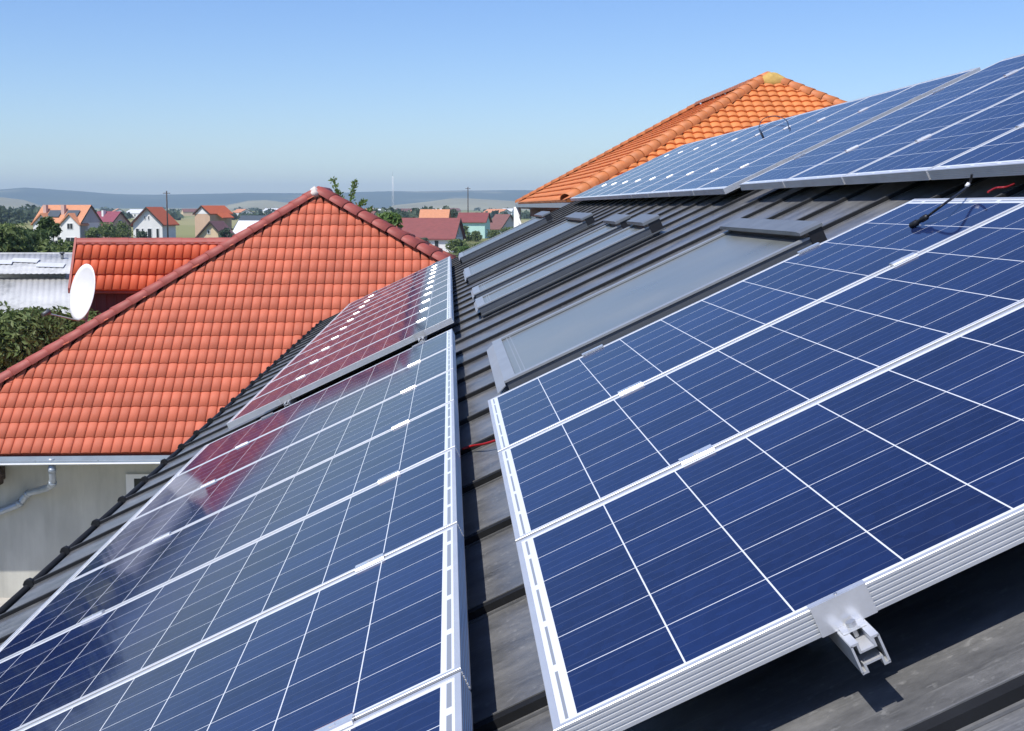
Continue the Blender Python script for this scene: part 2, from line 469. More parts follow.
def arr_rails(s_list, n, ys, names, ext=.062, pw=PW, gap=GAP):
    a = ys[0]; b = ys[-1] + pw
    for s, nm in zip(s_list, names):
        r = rail(s, n, a-ext, b+ext, ends(ys, gap), nm, GRL)
        end_clamp_geo(r, a, PH+.0005, -1); end_clamp_geo(r, b, PH+.0005, 1)
arr_rails([.407, 1.240], 0, ysR, ['aluminium rail whose open profile end sticks out below the nearest panel at lower right',
                                 'aluminium rail under the upper part of the right-hand three panels'])
arr_rails([-.352, -1.36], 0, ysL, ['rail near the right edge of the near lower left panels', 'rail near the eave side of the near lower left panels'])
arr_rails([-.372, -1.352], .004, ysF, ['rail near the right edge of the far lower left panels', 'rail near the eave side of the far lower left panels'])
arr_rails([SU+.44, SU+1.45], NU, ysU, ['lower rail under the near upper panels at the right photo edge', 'upper rail under the near upper panels at the right photo edge'], pw=PWU, gap=GU_)
arr_rails([SV+.44, SV+1.45], NU, ysV, ['lower rail under the far upper panels below the orange roof', 'upper rail under the far upper panels below the orange roof'], pw=PWU, gap=GU_)

# ------------------------------------------------------------------ main building with the metal roof
main = empty('metal_roofed_house', (0, 8, GZ)); tag(main, 'large house under the camera with a dark grey batten-seamed metal roof carrying the solar panels', 'house')
def mainpart(mb, name, m, parent=None):
    o = mb.build(name, m, parent or main); 
    return o
main_inv = Vector((0, 8, GZ))
class WB(MB):
    """mesh given in world coordinates, stored relative to the main building"""
    def fin(self, name, m, parent=None, **k):
        self.v = [v - main_inv for v in self.v]
        return self.build(name, m, parent or main, **k)
m = WB()
t = .03
XR = (P(S_RIDGE, 0, ROOF_N)).x; ZR = P(S_RIDGE, 0, ROOF_N).z
def roofbox(mb, s0, s1, y0, y1, n0, n1):
    return mb.hexa([P(s0,y0,n0),P(s1,y0,n0),P(s1,y1,n0),P(s0,y1,n0),P(s0,y0,n1),P(s1,y0,n1),P(s1,y1,n1),P(s0,y1,n1)])
roofbox(m, S_EAVE, S_RIDGE, Y0, Y1, ROOF_N-t, ROOF_N)
roof = m.fin('roof', M['sheet'])
mb = WB()     # the slope beyond the ridge
def Q(s, y, n):
    p = P(s, y, n); return Vector((2*XR - p.x + .02, p.y, p.z))
mb.hexa([Q(S_EAVE,Y0,ROOF_N-t),Q(S_EAVE,Y1,ROOF_N-t),Q(S_RIDGE,Y1,ROOF_N-t),Q(S_RIDGE,Y0,ROOF_N-t),Q(S_EAVE,Y0,ROOF_N),Q(S_EAVE,Y1,ROOF_N),Q(S_RIDGE,Y1,ROOF_N),Q(S_RIDGE,Y0,ROOF_N)])
mb.fin('rear_roof_slope', M['sheet'])
k = WB(); k.tube([(XR+.01, Y0, ZR-.02), (XR+.01, Y1, ZR-.02)], .07, 10); k.fin('ridge_cap', M['grey_dark'], roof)
# battens with a bright turned-up sheet edge
y = .49 - .645*6; i = 0
while y < Y1 - .1:
    if y > Y0 + .05:
        b = WB(); roofbox(b, S_EAVE-.005, S_RIDGE-.03, y-.013, y+.010, ROOF_N+.0005, ROOF_N+.021)
        bo = b.fin('batten', M['batten'], roof)
        e = WB(); roofbox(e, S_EAVE, S_RIDGE-.03, y+.0104, y+.014, ROOF_N+.0006, ROOF_N+.023); 
        roofbox(e, S_EAVE, S_RIDGE-.03, y-.020, y-.0124, ROOF_N+.0006, ROOF_N+.005); e.fin('sheet_upstand', M['sheet'], roof)
        g = WB(); c = P(S_EAVE-.02, y, ROOF_N+.02)
        g.tube([c + Vector((0,-.022,0)), c + Vector((0,.018,0))], .026, 8)
        g.fin('eave_bracket', M['batten'], roof)
    y += .645
g = WB(); c0, c1 = P(S_EAVE-.035, Y0, ROOF_N+.005), P(S_EAVE-.035, Y1, ROOF_N+.005)
g.tube([c0, c1], .019, 10); g.fin('eave_gutter', M['batten'])
# walls
xe = P(S_EAVE, 0, ROOF_N).x + .5; ze = P(S_EAVE, 0, ROOF_N).z
m = WB(); x2 = 2*XR - xe
zt = lambda x: ze + (min(x, 2*XR-x) - P(S_EAVE,0,ROOF_N).x) * math.tan(TH) - .06
m.add([(xe,Y0+.3,GZ),(x2,Y0+.3,GZ),(x2,Y1-.35,GZ),(xe,Y1-.35,GZ),(xe,Y0+.3,zt(xe)),(x2,Y0+.3,zt(x2)),(x2,Y1-.35,zt(x2)),(xe,Y1-.35,zt(xe)),(XR,Y0+.3,zt(XR)),(XR,Y1-.35,zt(XR))],
      [(0,3,7,4),(1,5,6,2),(0,4,8,5,1),(3,2,6,9,7)])
m.fin('wall', M['white_plaster'])
s_ = WB(); roofbox(s_, S_EAVE+.02, S_EAVE+.6, Y0+.02, Y1-.02, ROOF_N-t-.02, ROOF_N-t-.003); s_.fin('soffit', M['dark_wood'])

# ------------------------------------------------------------------ skylights
M['sky_glass'] = mat('skylight_glass', (.16,.18,.20), .09); M['sky_frame'] = weathered('skylight_frame', (.36,.375,.385), .08, 6, .36, .3, .02); M['sky_hood'] = weathered('skylight_hood', (.20,.215,.225), .15, 8, .42, .3, .03); M['sky_side'] = weathered('skylight_side', (.10,.11,.125), .1, 6, .4, .2, .02)
def dusty():
    m = M['sky_glass']; t = NT(m); c = t.coord('Object')
    f = t.noise(c, 1.6, 3, .5); g = t.noise(t.coord('Object', (1,4,1)), 2, 3, .5)
    a = t.ramp(f, [(.3, (.12,.135,.13)), (.7, (.19,.205,.195))]); a = t.mix(t.math('MULTIPLY', g, .25), a, (.34,.34,.32))
    t.l(a, t.b.inputs['Base Color']); t.l(t.math('ADD', .20, t.math('MULTIPLY', f, .2)), t.b.inputs['Roughness'])
dusty()
def skylight(s0, s1, y0, y1, top, label, hood=.13, hood_h=.05, fw=.05, apron=.12):
    """roof window: frame standing on the sheet, glass, lead apron below, hood over the upper end"""
    root = empty('roof_window', P(s0, y0, ROOF_N), (0, -TH, 0)); tag(root, label, 'skylight', 'roof windows in the metal roof')
    L, W, H = s1-s0, y1-y0, top-ROOF_N
    f = MB(); T = H-.010; e = .006
    f.box((0,0,.001),(L,fw,T)); f.box((0,W-fw,.001),(L,W,T)); f.box((0,fw+.0005,.001),(fw,W-fw-.0005,T)); f.box((L-fw,fw+.0005,.001),(L,W-fw-.0005,T))
    f.build('frame', M['sky_side'], root)
    for nm, q in (('cover_strip', ((-e,-e,T+.001),(L+e,fw+.004,H))), ('cover_strip', ((-e,W-fw-.004,T+.001),(L+e,W+e,H))), ('bottom_bar', ((-e,fw+.0045,T+.001),(fw+.004,W-fw-.0045,H)))):
        MB().box(*q).build(nm, M['sky_frame'], root)
    g = MB(); g.box((fw+.001,fw+.001,H-.035),(L-fw-.001,W-fw-.001,H-.012)); g.build('glass', M['sky_glass'], root)
    for x in (.03, .048): MB().box((fw+x,fw+.01,H-.0115),(fw+x+.004,W-fw-.01,H-.008)).build('drip_strip', M['sky_frame'], root)
    a = MB()
    vs = [(-.008,-.02,H*.80),(-.008,W+.02,H*.80),(-apron,W+.03,H*.62),(-apron,-.03,H*.62)]
    a.hexa([Vector(v) for v in vs] + [Vector(v)+Vector((0,0,.004)) for v in vs]); a.build('apron', M['sky_frame'], root)
    for y_ in ((-.075,-.008),(W+.008,W+.075)): MB().box((-.002,y_[0],.0235),(L+.05,y_[1],.0285)).build('side_flashing', M['grey_dark'], root)
    MB().prism([(-.02,H+.020),(-.02,H+hood_h),(W*.02,H+hood_h+.006),(W*.98,H+hood_h+.006),(W+.02,H+hood_h),(W+.02,H+.020)], L-hood, L+.05).build('hood', M['sky_hood'], root)
    MB().box((L-hood+.035,-.012,.03),(L+.045,W+.012,H+.0195)).build('hood_recess_shade', M['black'], root)  # black block stands in for the shade in the recess below the hood plate
    return root
skylight(.075, 1.44, 3.72, 5.30, -.058, 'wide grey roof window right beside the right-hand solar panels, with a lead apron', hood=.05, hood_h=.032, fw=.04, apron=.05)
skylight(.05, 1.44, 7.95, 8.80, -.065, 'narrow low roof window next beyond the wide grey one', hood=.08, hood_h=.040, apron=.03)
skylight(.05, 1.42, 9.40, 10.25, -.065, 'narrow low roof window second beyond the wide grey one', hood=.08, hood_h=.040, apron=.03)
skylight(.02, 1.42, 12.3, 14.2, -.065, 'wide pale roof window far up the roof, third beyond the wide grey one', hood=.08, hood_h=.040, apron=.03)
skylight(.0, 1.38, 17.6, 19.3, -.05, 'farthest roof window near the far end of the metal roof', hood=.08, hood_h=.040, apron=.03)

# ------------------------------------------------------------------ loose cables
def bez(pts, n=10):
    pts = [Vector(p) for p in pts]; out = []
    for i in range(len(pts)-1):
        p0, p1, p2, p3 = pts[max(0,i-1)], pts[i], pts[i+1], pts[min(len(pts)-1,i+2)]
        for k in range(n):
            t = k/n
            out.append(.5*((2*p1)+(-p0+p2)*t+(2*p0-5*p1+4*p2-p3)*t*t+(-p0+3*p1-3*p2+p3)*t**3))
    return out + [pts[-1]]
def on_panel(u, v, n):
    d = CR*((u-512)/F) + CU*((365.5-v)/F) + CF
    t = (n - CAM.dot(EN)) / d.dot(EN); return CAM + d*t
base = P(1.60, 2.52, 0)
a = on_panel(967, 187, .030); b = on_panel(944, 204, .045); c = on_panel(928, 216, .022); d = on_panel(911, 226, .006)
cab = empty('cable_connector', a); tag(cab, 'short black cable with plug lying on the blue panel under the upper row', 'cable')
rel = lambda L: [p - a for p in L]
m = MB(); m.tube(rel(bez([a + EN*.03 + ES*.03, a, b, c])), .004, 8); m.build('lead', M['black'], cab)
m = MB(); dd = (d-c)
m.tube(rel([c, c+dd*.1, c+dd*.35, c+dd*.4, c+dd*.62, c+dd*.66, c+dd*.95, d]), [.005,.010,.010,.0075,.0075,.011,.011,.009], 8); m.build('plug', M['black'], cab)
m = MB(); m.tube(rel([a - ES*.002 + EN*.002, a + ES*.010 + EN*.008]), .0062, 8); m.build('cable_tie', M['white_paint'], cab)
pts = [on_panel(u, v, n) for u, v, n in ((763,137,-.012),(759,128,.01),(763,119,.03),(775,116,.035),(786,120,.02),(789,129,-.012))]
m = MB(); m.v = []; m.tube(bez(pts), .0045, 8)
m.tube([pts[1]+(pts[0]-pts[1])*.3, pts[1]+(pts[0]-pts[1])*.9], .011, 8)
o = m.build('cable_loop', M['black']); tag(o, 'thin black cable loop standing up from the far upper panels', 'cable')
pts = [on_panel(462,449,-.12), on_panel(472,446,-.125), on_panel(484,444,-.12), on_panel(498,440,-.115), on_panel(512,438,-.11)]
m = MB(); m.tube(bez(pts), .0045, 8); o = m.build('red_cable', M['red_cable']); tag(o, 'thin red cable crossing the gap between the left and right panels', 'cable')
pts = [on_panel(988,192,-.05), on_panel(996,188,-.06), on_panel(1006,187,-.07), on_panel(1014,184,-.09)]
m = MB(); m.tube(bez(pts), .0035, 8); o = m.build('red_cable', M['red_cable']); tag(o, 'bit of red cable in the shade under the upper panels', 'cable')

# ------------------------------------------------------------------ tiled roofs
def tile_face(O, ux, up, W, L, w, l, xl=None, xr=None, A=.036, lip=.032, seg=9, jit=.004, slot=True):
    """S-tiles over a face: O eave corner, ux along the eave, up the slope; xl/xr give the side limits at a height"""
    nrm = ux.cross(up).normalized(); m = MB()
    rows = int(math.ceil(L / l)); cols = int(math.ceil(W / w))
    rnd = random.Random(3)
    for r in range(rows):
        t0, t1 = r*l, min(L, (r+1)*l + .03)
        if xl is not None and xl(t0) >= xr(t0) - .02: break
        for c in range(cols):
            a0, a1 = c*w, (c+1)*w
            lo = max(a0, xl(t0) if xl else 0); hi = min(a1, xr(t0) if xr else W)
            lo1 = max(a0, xl(t1) if xl else 0); hi1 = min(a1, xr(t1) if xr else W)
            if hi <= lo + .005: continue
            if hi1 < lo1: hi1 = lo1 = (min(max(lo, lo1), hi))
            j = rnd.uniform(-jit, jit); jt = rnd.uniform(-jit, jit)*2
            vs = []; uvs = []
            for q in range(seg+1):
                qq = 0 if q == 0 else 1 if q == seg else .035 + .93*((q-1)/(seg-2)); x0 = lo + (hi-lo)*qq; x1 = lo1 + (hi1-lo1)*qq
                h0 = A * max(0, math.sin(math.pi*((x0-a0)/w)))**.6; h1 = A * max(0, math.sin(math.pi*((x1-a0)/w)))**.6
                if slot and q in (0, seg): h0 = h1 = -.007
                else: h0 += A*.25; h1 += A*.25
                for x, tt, h in ((x0, t0+jt+.016, -.03), (x0, t0+jt, h0+lip+j), (x1, t1, h1)):
                    vs.append(O + ux*x + up*tt + nrm*h); uvs.append((c+.5, r+.5))
            fs = []; 
            for q in range(seg):
                b = q*3; fs += [(b, b+3, b+4, b+1), (b+1, b+4, b+5, b+2)]
            o = m.add(vs, fs)
            for i, uvv in enumerate(uvs): m.uv[o+i] = uvv
            for q in range(seg): m.sm.add(len(m.f)-1-2*(seg-1-q))
    return m
def caps(p0, p1, r, l=.38, flat=1.0, up=Vector((0,0,1))):
    """overlapping half-round caps from the low end p0 to the high end p1"""
    p0, p1 = Vector(p0), Vector(p1); d = (p1-p0); n = max(1, int(d.length/l)); d.normalize()
    side = d.cross(up).normalized(); nn = side.cross(d).normalized(); m = MB(); rnd = random.Random(5)
    step = (p1-p0).length/n
    for i in range(n):
        a = p0 + d*(i*step - .03); b = p0 + d*((i+1)*step + .02)
        ra, rb = r*1.10, r*.93; j = rnd.uniform(-.012, .012); K = 9; vs = []
        for q, (p, rr) in enumerate(((a, ra-.018), (a, ra), (b, rb))):
            for k in range(K):
                t = math.pi*(k/(K-1))*1.02 - .03
                vs.append(p + side*(math.cos(t)*rr*1.05+j) + nn*(math.sin(t)*rr*flat + (.03 if q else .03) - .05))
        fs = []
        for k in range(K-1):
            fs += [(k, k+1, K+k+1, K+k), (K+k, K+k+1, 2*K+k+1, 2*K+k)]
        m.add(vs, fs, True)
    return m

def blob(c, r, seed=1, amp=.18):
    rnd = random.Random(seed); m = MB(); U, V = 18, 10; vs = []; ph = [rnd.uniform(0,6.28) for _ in range(6)]
    for i in range(V+1):
        th = math.pi*(.02+.96*i/V)
        for k in range(U):
            a = 2*math.pi*k/U; d = Vector((math.sin(th)*math.cos(a), math.sin(th)*math.sin(a), math.cos(th)))
            q = 1 + amp*(math.sin(d.x*4+ph[0])+math.sin(d.y*5+ph[1])+math.sin(d.z*4+ph[2])+.6*math.sin(d.x*9+d.z*7+ph[3]))/2
            vs.append(c + Vector((d.x*r[0]*q, d.y*r[1]*q, d.z*r[2]*q)))
    fs = [(i*U+k, (i+1)*U+k, (i+1)*U+(k+1)%U, i*U+(k+1)%U) for i in range(V) for k in range(U)]
    fs += [tuple(range(U)), tuple(range(V*U, V*U+U))[::-1]]
    m.add(vs, fs, True); return m
# red tiled neighbour house ------------------------------------------------
AP = Vector((-3.33, 32.37, 1.00)); EL = Vector((-11.6, 25.68, -4.30)); ER = Vector((6.7, 25.68, -4.30))
BK = 41.0   # rear eave
house = empty('red_tiled_house', (AP.x, 32, GZ)); tag(house, 'neighbour house with red clay tile hip roof and grey rendered wall', 'house'); ho = Vector((AP.x, 32, GZ))
def hp(mb, name, m, parent=None, **k):
    mb.v = [v - ho for v in mb.v]; return mb.build(name, m, parent or house, **k)
run = AP.y - EL.y; rise = AP.z - EL.z; Ls = math.hypot(run, rise)
up = Vector((0, run, rise)).normalized(); W = ER.x - EL.x; ax = AP.x - EL.x
ntile = tile_face(EL, Vector((1,0,0)), up, W, Ls, .2, Ls/20, lambda t: ax*min(1,t/Ls), lambda t: W-(W-ax)*min(1,t/Ls), A=.022, lip=.018)
hroof = hp(ntile, 'roof', M['tile_red'])
B2 = AP + Vector((0, 2.2, 0)); EL2 = Vector((EL.x, BK, EL.z)); ER2 = Vector((ER.x, BK, ER.z))
def quad_slab(pts, th=.05):
    m = MB(); n = len(pts); nn = (pts[1]-pts[0]).cross(pts[2]-pts[0]).normalized()
    vs = list(pts) + [p - nn*th for p in pts]
    m.add(vs, [tuple(range(n)), tuple(range(n, 2*n))[::-1]] + [(i, n+i, n+(i+1)%n, (i+1)%n) for i in range(n)]); return m
def face_tiles(pts, w, l, A=.036, lip=.032, slot=True):
    """tile a planar face; pts[0],pts[1] are the eave (left to right seen from outside), the rest the top"""
    a, b = pts[0], pts[1]; ux = (b-a).normalized(); nn = ux.cross(pts[2]-a).normalized(); upv = nn.cross(ux).normalized()
    top = [(p-a) for p in pts[2:]]; L = max(p.dot(upv) for p in top); Wd = (b-a).length
    xs = sorted(p.dot(ux) for p in top); x0, x1 = xs[0], xs[-1]
    return tile_face(a, ux, upv, Wd, L, w, l, lambda t: x0*min(1,t/L), lambda t: Wd-(Wd-x1)*min(1,t/L), seg=6, A=A, lip=lip, slot=slot)
hp(face_tiles([EL2, EL, AP, B2], .2, .42), 'roof_left_slope', M['tile_red'], hroof)
hp(face_tiles([ER, ER2, B2, AP], .2, .42), 'roof_right_slope', M['tile_red'], hroof)
hp(quad_slab([ER2, EL2, B2]), 'roof_rear_slope', M['tile_red'], hroof)
hp(quad_slab([EL-Vector((0,0,.06)), ER-Vector((0,0,.06)), AP-Vector((0,0,.06))], .04), 'roof_underlay', M['underlay'], hroof)
lift = Vector((0,0,.05))
hp(caps(EL+lift*1.5, AP+lift*1.5, .135, .44), 'hip_cap', M['cap_red'], hroof)
hp(caps(ER+lift*1.2, AP+lift*1.2, .215, .46, .62), 'hip_cap', M['cap_red'], hroof)
hp(caps(B2+lift, AP+lift, .125, .42), 'ridge_cap', M['cap_red'], hroof)
mo = blob(AP + Vector((-.12,-.15,.0)), (.17,.13,.13), 4, .22)
hp(mo, 'apex_mortar', M['mortar'], hroof)
# fascia, gutter, wall, downpipe
m = MB(); m.box((EL.x, EL.y+.05, EL.z-.20), (ER.x, EL.y+.09, EL.z-.03)); hp(m, 'fascia', M['gutter'])
m = MB()
gy, gz = EL.y-.03, EL.z-.13; prof = [(gy+.07*math.cos(math.pi*(1+k/8)), gz-.085*math.sin(math.pi*k/8)) for k in range(9)]
prof2 = [(yy+(.008 if yy < gy else -.008 if yy > gy else 0), zz+.008) for yy, zz in prof][::-1]
m.prism(prof + prof2, EL.x, ER.x); m.tube([(EL.x, gy-.07, gz+.004), (ER.x, gy-.07, gz+.004)], .012, 6)
for k in range(14): x = EL.x + .6 + k*1.25; m.box((x, gy-.082, gz-.02), (x+.03, gy-.07, gz+.02))
hp(m, 'gutter', M['gutter'])
m = MB(); m.hexa([Vector(q) for q in ((EL.x,gy-.09,gz-.035),(ER.x,gy-.09,gz-.035),(ER.x,gy-.085,gz-.035),(EL.x,gy-.085,gz-.035),(EL.x,gy-.03,gz+.10),(ER.x,gy-.03,gz+.10),(ER.x,gy-.025,gz+.10),(EL.x,gy-.025,gz+.10))]); hp(m, 'drip_flashing', M['zinc_dark'])
m = MB(); m.tube([(EL.x, gy-.10, gz-.045), (ER.x, gy-.10, gz-.045)], .018, 6); hp(m, 'gutter_bead', M['white_paint'])
SETB = 1.15; wy = EL.y + SETB
m = MB(); m.box((EL.x+1.5, wy, GZ), (ER.x-1.5, BK-1.5, EL.z-.05)); hp(m, 'wall', M['grey_plaster'])
m = MB(); m.box((EL.x+.02, EL.y+.10, EL.z-.16), (ER.x-.02, wy+.2, EL.z-.12)); hp(m, 'soffit', M['grey_plaster'])
# downpipe: from the gutter down, an elbow back to the wall and along it
def at_y(u, v, Y):
    d = CR*((u-512)/F) + CU*((365.5-v)/F) + CF; return CAM + d*((Y-CAM.y)/d.y)
m = MB()
p = [at_y(52,464,gy), at_y(52,470,gy), at_y(53,484,gy+.06), at_y(47,488,gy+.35), at_y(28,493,wy-.12), at_y(23,499,wy-.10), at_y(20,504,wy-.10), at_y(2,511,wy-.10), at_y(-30,523,wy-.10)]
m.tube(p, .072, 12); m.tube([p[0]+Vector((0,0,.12)), p[0]], [.095,.076], 12)
for q in (1, 2, 4, 6): m.tube([p[q]+(p[q-1]-p[q]).normalized()*.05, p[q]+(p[q+1]-p[q]).normalized()*.05], .083, 12)
hp(m, 'downpipe', M['gutter'])
wp = at_y(141, 484, wy); m = MB(); m.box((wp.x-.30, wy-.06, wp.z-.85), (wp.x+.95, wy+.02, wp.z+.22))
wf = hp(m, 'window', M['shutter']); m = MB(); m.box((wp.x-.13, wy-.064, wp.z-.76), (wp.x+.34, wy-.058, wp.z+.13)); m.box((wp.x+.40, wy-.064, wp.z-.76), (wp.x+.86, wy-.058, wp.z+.13)); hp(m, 'pane', M['pane'], wf)
lp = at_y(4, 470, wy)
m = MB(); m.box((lp.x-.35, wy-.5, lp.z-.28), (lp.x-.02, wy-.002, lp.z-.16)); m.box((lp.x-.30, wy-.42, lp.z-.155), (lp.x+.06, wy-.1, lp.z+.10)); m.tube([(lp.x-.02, wy-.45, lp.z-.02), (lp.x+.13, wy-.5, lp.z+.06)], [.09,.07], 10)
o = hp(m, 'wall_bracket', M['dark_wood'])

# small bright red roof behind it -----------------------------------------
sr = at_y(77, 239, 35.6); sl_ = at_y(78, 291, 34.75)
ann = empty('tiled_outbuilding', (sr.x+3, 36, GZ)); tag(ann, 'small outbuilding with steep bright red tile roof and dark red boarded front', 'outbuilding'); ho = Vector((sr.x+3, 36, GZ))
def ap(mb, name, m, parent=None, **k):
    mb.v = [v - ho for v in mb.v]; return mb.build(name, m, parent or ann, **k)
xL = sr.x; Wd = 6.4
O = Vector((xL, 34.75, sl_.z)); tp = Vector((xL, 35.6, sr.z-.05)); upv = (tp-O); Lr = upv.length; upv.normalize()
rf = ap(tile_face(O, Vector((1,0,0)), upv, Wd, Lr, .222, Lr/3.25, A=.034, lip=.045, seg=9), 'roof', M['tile_bright'])
ap(quad_slab([O-Vector((0,0,.05)), O+Vector((Wd,0,-.05)), tp+Vector((Wd,0,-.05)), tp-Vector((0,0,.05))], .04), 'roof_underlay', M['underlay'], rf)
ap(quad_slab([tp+Vector((Wd,0,0)), Vector((xL+Wd,38.2,O.z)), Vector((xL,38.2,O.z)), tp][::-1], .05), 'roof_rear_slope', M['tile_bright'], rf)
m = MB(); n = 9
for k in range(n):
    x0 = xL - .03 + k*Wd/n; r0, r1 = .155, .14
    q = [(35.62 + rr*math.cos(math.pi*(j/8)), sr.z-.10 + rr*math.sin(math.pi*(j/8))*.95) for rr in (.15,) for j in range(9)]
    m.prism([(35.62+(.15+.006*(k%2))*math.cos(math.pi*j/8), sr.z-.14+(.17+.006*(k%2))*math.sin(math.pi*j/8)) for j in range(9)], x0, x0+Wd/n)
ap(m, 'ridge_cap', M['cap_red'], rf)
m = MB(); m.box((xL-.03, 34.72, O.z-.03), (xL+.015, 34.80, O.z+.08))
m.hexa([O+Vector((-.05,-.02,-.06)), O+Vector((.01,-.02,-.06)), tp+Vector((.01,-.02,-.06)), tp+Vector((-.05,-.02,-.06)), O+Vector((-.05,-.04,.08)), O+Vector((.01,-.04,.08)), tp+Vector((.01,-.05,.10)), tp+Vector((-.05,-.05,.10))]); ap(m, 'verge_board', M['cap_red'], rf)
m = MB(); m.box((xL+.25, 35.15, GZ), (xL+Wd-.2, 37.9, O.z-.02)); wl = ap(m, 'wall', M['red_boards'])
m = MB()
for k in range(22): x = xL+.27+k*.27; m.box((x, 35.125, O.z-2.4), (x+.03, 35.149, O.z-.06))
ap(m, 'cover_strips', M['red_boards'], wl)
m = MB(); m.box((xL+.9, 35.10, O.z-1.9), (xL+1.7, 35.12, O.z-.5)); dw = ap(m, 'window', M['dark_wood'], wl); m = MB(); m.box((xL+.97, 35.092, O.z-1.8), (xL+1.63, 35.098, O.z-.6)); ap(m, 'pane', M['pane'], dw)

# satellite dish -----------------------------------------------------------
dc = at_y(82, 292, 30.2)
dish = empty('satellite_dish', dc); tag(dish, 'white oval satellite dish on an arm behind the red hip ridge', 'satellite dish')
Nd = Vector((-.62, -.74, .24)).normalized(); side = Nd.cross(Vector((0,0,1))).normalized(); upd = side.cross(Nd).normalized()
m = MB(); K = 36; RG = 7; H_, W_ = .67, .46; dep = .12; vs = []
def dpt(r, t, back=0): return side*(math.cos(t)*W_*r) + upd*(math.sin(t)*H_*r) + Nd*(-dep*(1-r*r) - back)
for back in (0, .012):
    for i in range(RG+1):
        for k in range(K): vs.append(dpt(max(.02, i/RG), 2*math.pi*k/K, back))
fs = []
for L_ in (0, 1):
    b = L_*(RG+1)*K
    for i in range(RG):
        for k in range(K):
            f = (b+i*K+k, b+(i+1)*K+k, b+(i+1)*K+(k+1)%K, b+i*K+(k+1)%K); fs.append(f if L_ == 0 else f[::-1])
for k in range(K): fs.append((RG*K+k, (RG+1)*K+RG*K+k, (RG+1)*K+RG*K+(k+1)%K, RG*K+(k+1)%K))
fs.append(tuple(range(K))); fs.append(tuple(range((RG+1)*K, (RG+2)*K))[::-1])
m.add(vs, fs, True); m.build('reflector', M['white_paint'], dish)
foot = -upd*.67
lnb = at_y(46, 313, 29.4) - dc
m = MB(); m.tube([foot - Nd*.02, lnb], .018, 8); m.tube([foot*.86 - Nd*.11, foot + side*-.0 - Nd*.03], .03, 8); m.build('feed_arm', M['gutter'], dish)
m = MB(); aim = (lnb*-1).normalized(); m.tube([lnb - aim*.10, lnb + aim*.02, lnb + aim*.09], [.05,.05,.075], 10); m.build('receiver_head', M['grey_dark'], dish)
m = MB(); end = at_y(96, 324, 30.5) - dc
m.tube([-Nd*.14, -Nd*.24, foot - Nd*.25, end, end + Vector((.5, .8, -1.0))], .028, 8); m.tube([foot*.9 - Nd*.10, foot*.9-Nd*.24], .035, 8); m.build('mount', M['gutter'], dish)

# orange tiled house behind the upper panels -------------------------------
OA = Vector((9.78, 40.66, 4.63)); OB = Vector((9.78, 52.5, 4.63)); OFc = Vector((2.93, 58.7, .80)); hw = OA.x - OFc.x
OF = Vector((OFc.x, OA.y - 7.0, .80)); OR = Vector((OA.x+hw, OA.y-7.0, .80)); ORb = Vector((OA.x+hw, 58.7, .80))
oh = empty('orange_tiled_house', (OA.x, 46, GZ)); tag(oh, 'house with orange clay tile hip roof rising behind the upper solar panels', 'house'); ho = Vector((OA.x, 46, GZ))
def op(mb, name, m, parent=None, **k):
    mb.v = [v - ho for v in mb.v]; return mb.build(name, m, parent or oh, **k)
orf = op(face_tiles([OF, OR, OA], .30, .36, .05, .05, False), 'roof', M['tile_orange'])
op(face_tiles([OFc, OF, OA, OB], .30, .40, .012, .05, False), 'roof_left_slope', M['tile_orange'], orf)
for q_ in ([OF,OR,OA],[OFc,OF,OA,OB]): op(quad_slab([p_-Vector((0,0,.06)) for p_ in q_], .03), 'roof_underlay', M['underlay'], orf)
op(quad_slab([OR, ORb, OB, OA]), 'roof_right_slope', M['tile_orange'], orf)
op(quad_slab([ORb, OFc, OB]), 'roof_rear_slope', M['tile_orange'], orf)
op(caps(OF+lift, OA+lift, .19, .42), 'hip_cap', M['cap_orange'], orf)
op(caps(OR+lift, OA+lift, .17, .42), 'hip_cap', M['cap_orange'], orf)
op(caps(OFc+lift, OB+lift, .15, .42), 'hip_cap', M['cap_orange'], orf)
op(caps(OB+lift, OA+lift, .15, .42), 'ridge_cap', M['cap_orange'], orf)
m = blob(OA + Vector((.08,-.36,-.20)), (.42,.24,.34), 9, .14)
op(m, 'apex_sealing', M['mortar_y'], orf)
m = MB(); zz = OF.z
m.box((OFc.x-.12, OF.y-.12, zz-.16), (OFc.x+.02, OFc.y+.1, zz-.03)); m.box((OFc.x+.03, OFc.y-.02, zz-.16), (ORb.x+.1, OFc.y+.12, zz-.03)); m.box((OFc.x+.03, OF.y-.12, zz-.16), (OR.x+.1, OF.y+.02, zz-.03)); op(m, 'gutter', M['gutter'])
m = MB(); m.box((OFc.x+.03, OF.y+.05, zz-.22), (OR.x-.03, OFc.y-.05, zz-.165)); op(m, 'soffit', M['red_boards'])
m = MB(); m.box((OFc.x+.55, OF.y+.6, GZ), (OR.x-.6, OFc.y-.6, zz-.23)); op(m, 'wall', M['white_plaster'])
m = MB(); m.box((OFc.x+.50, OF.y+.55, zz-.55), (OFc.x+.546, OFc.y-.55, zz-.24)); op(m, 'eave_shade_strip', M['red_boards'])  # dark strip painted in for the shade on the wall under the eave
m = MB(); m.tube([(OFc.x-.05, OFc.y-.3, zz-.15), (OFc.x-.05, OFc.y-.3, GZ)], .16, 10); m.tube([(OFc.x-.05, OFc.y-.3, zz-.5), (OFc.x+.5, OFc.y-2.6, zz-2.2)], .05, 8); op(m, 'downpipe', M['white_paint'])

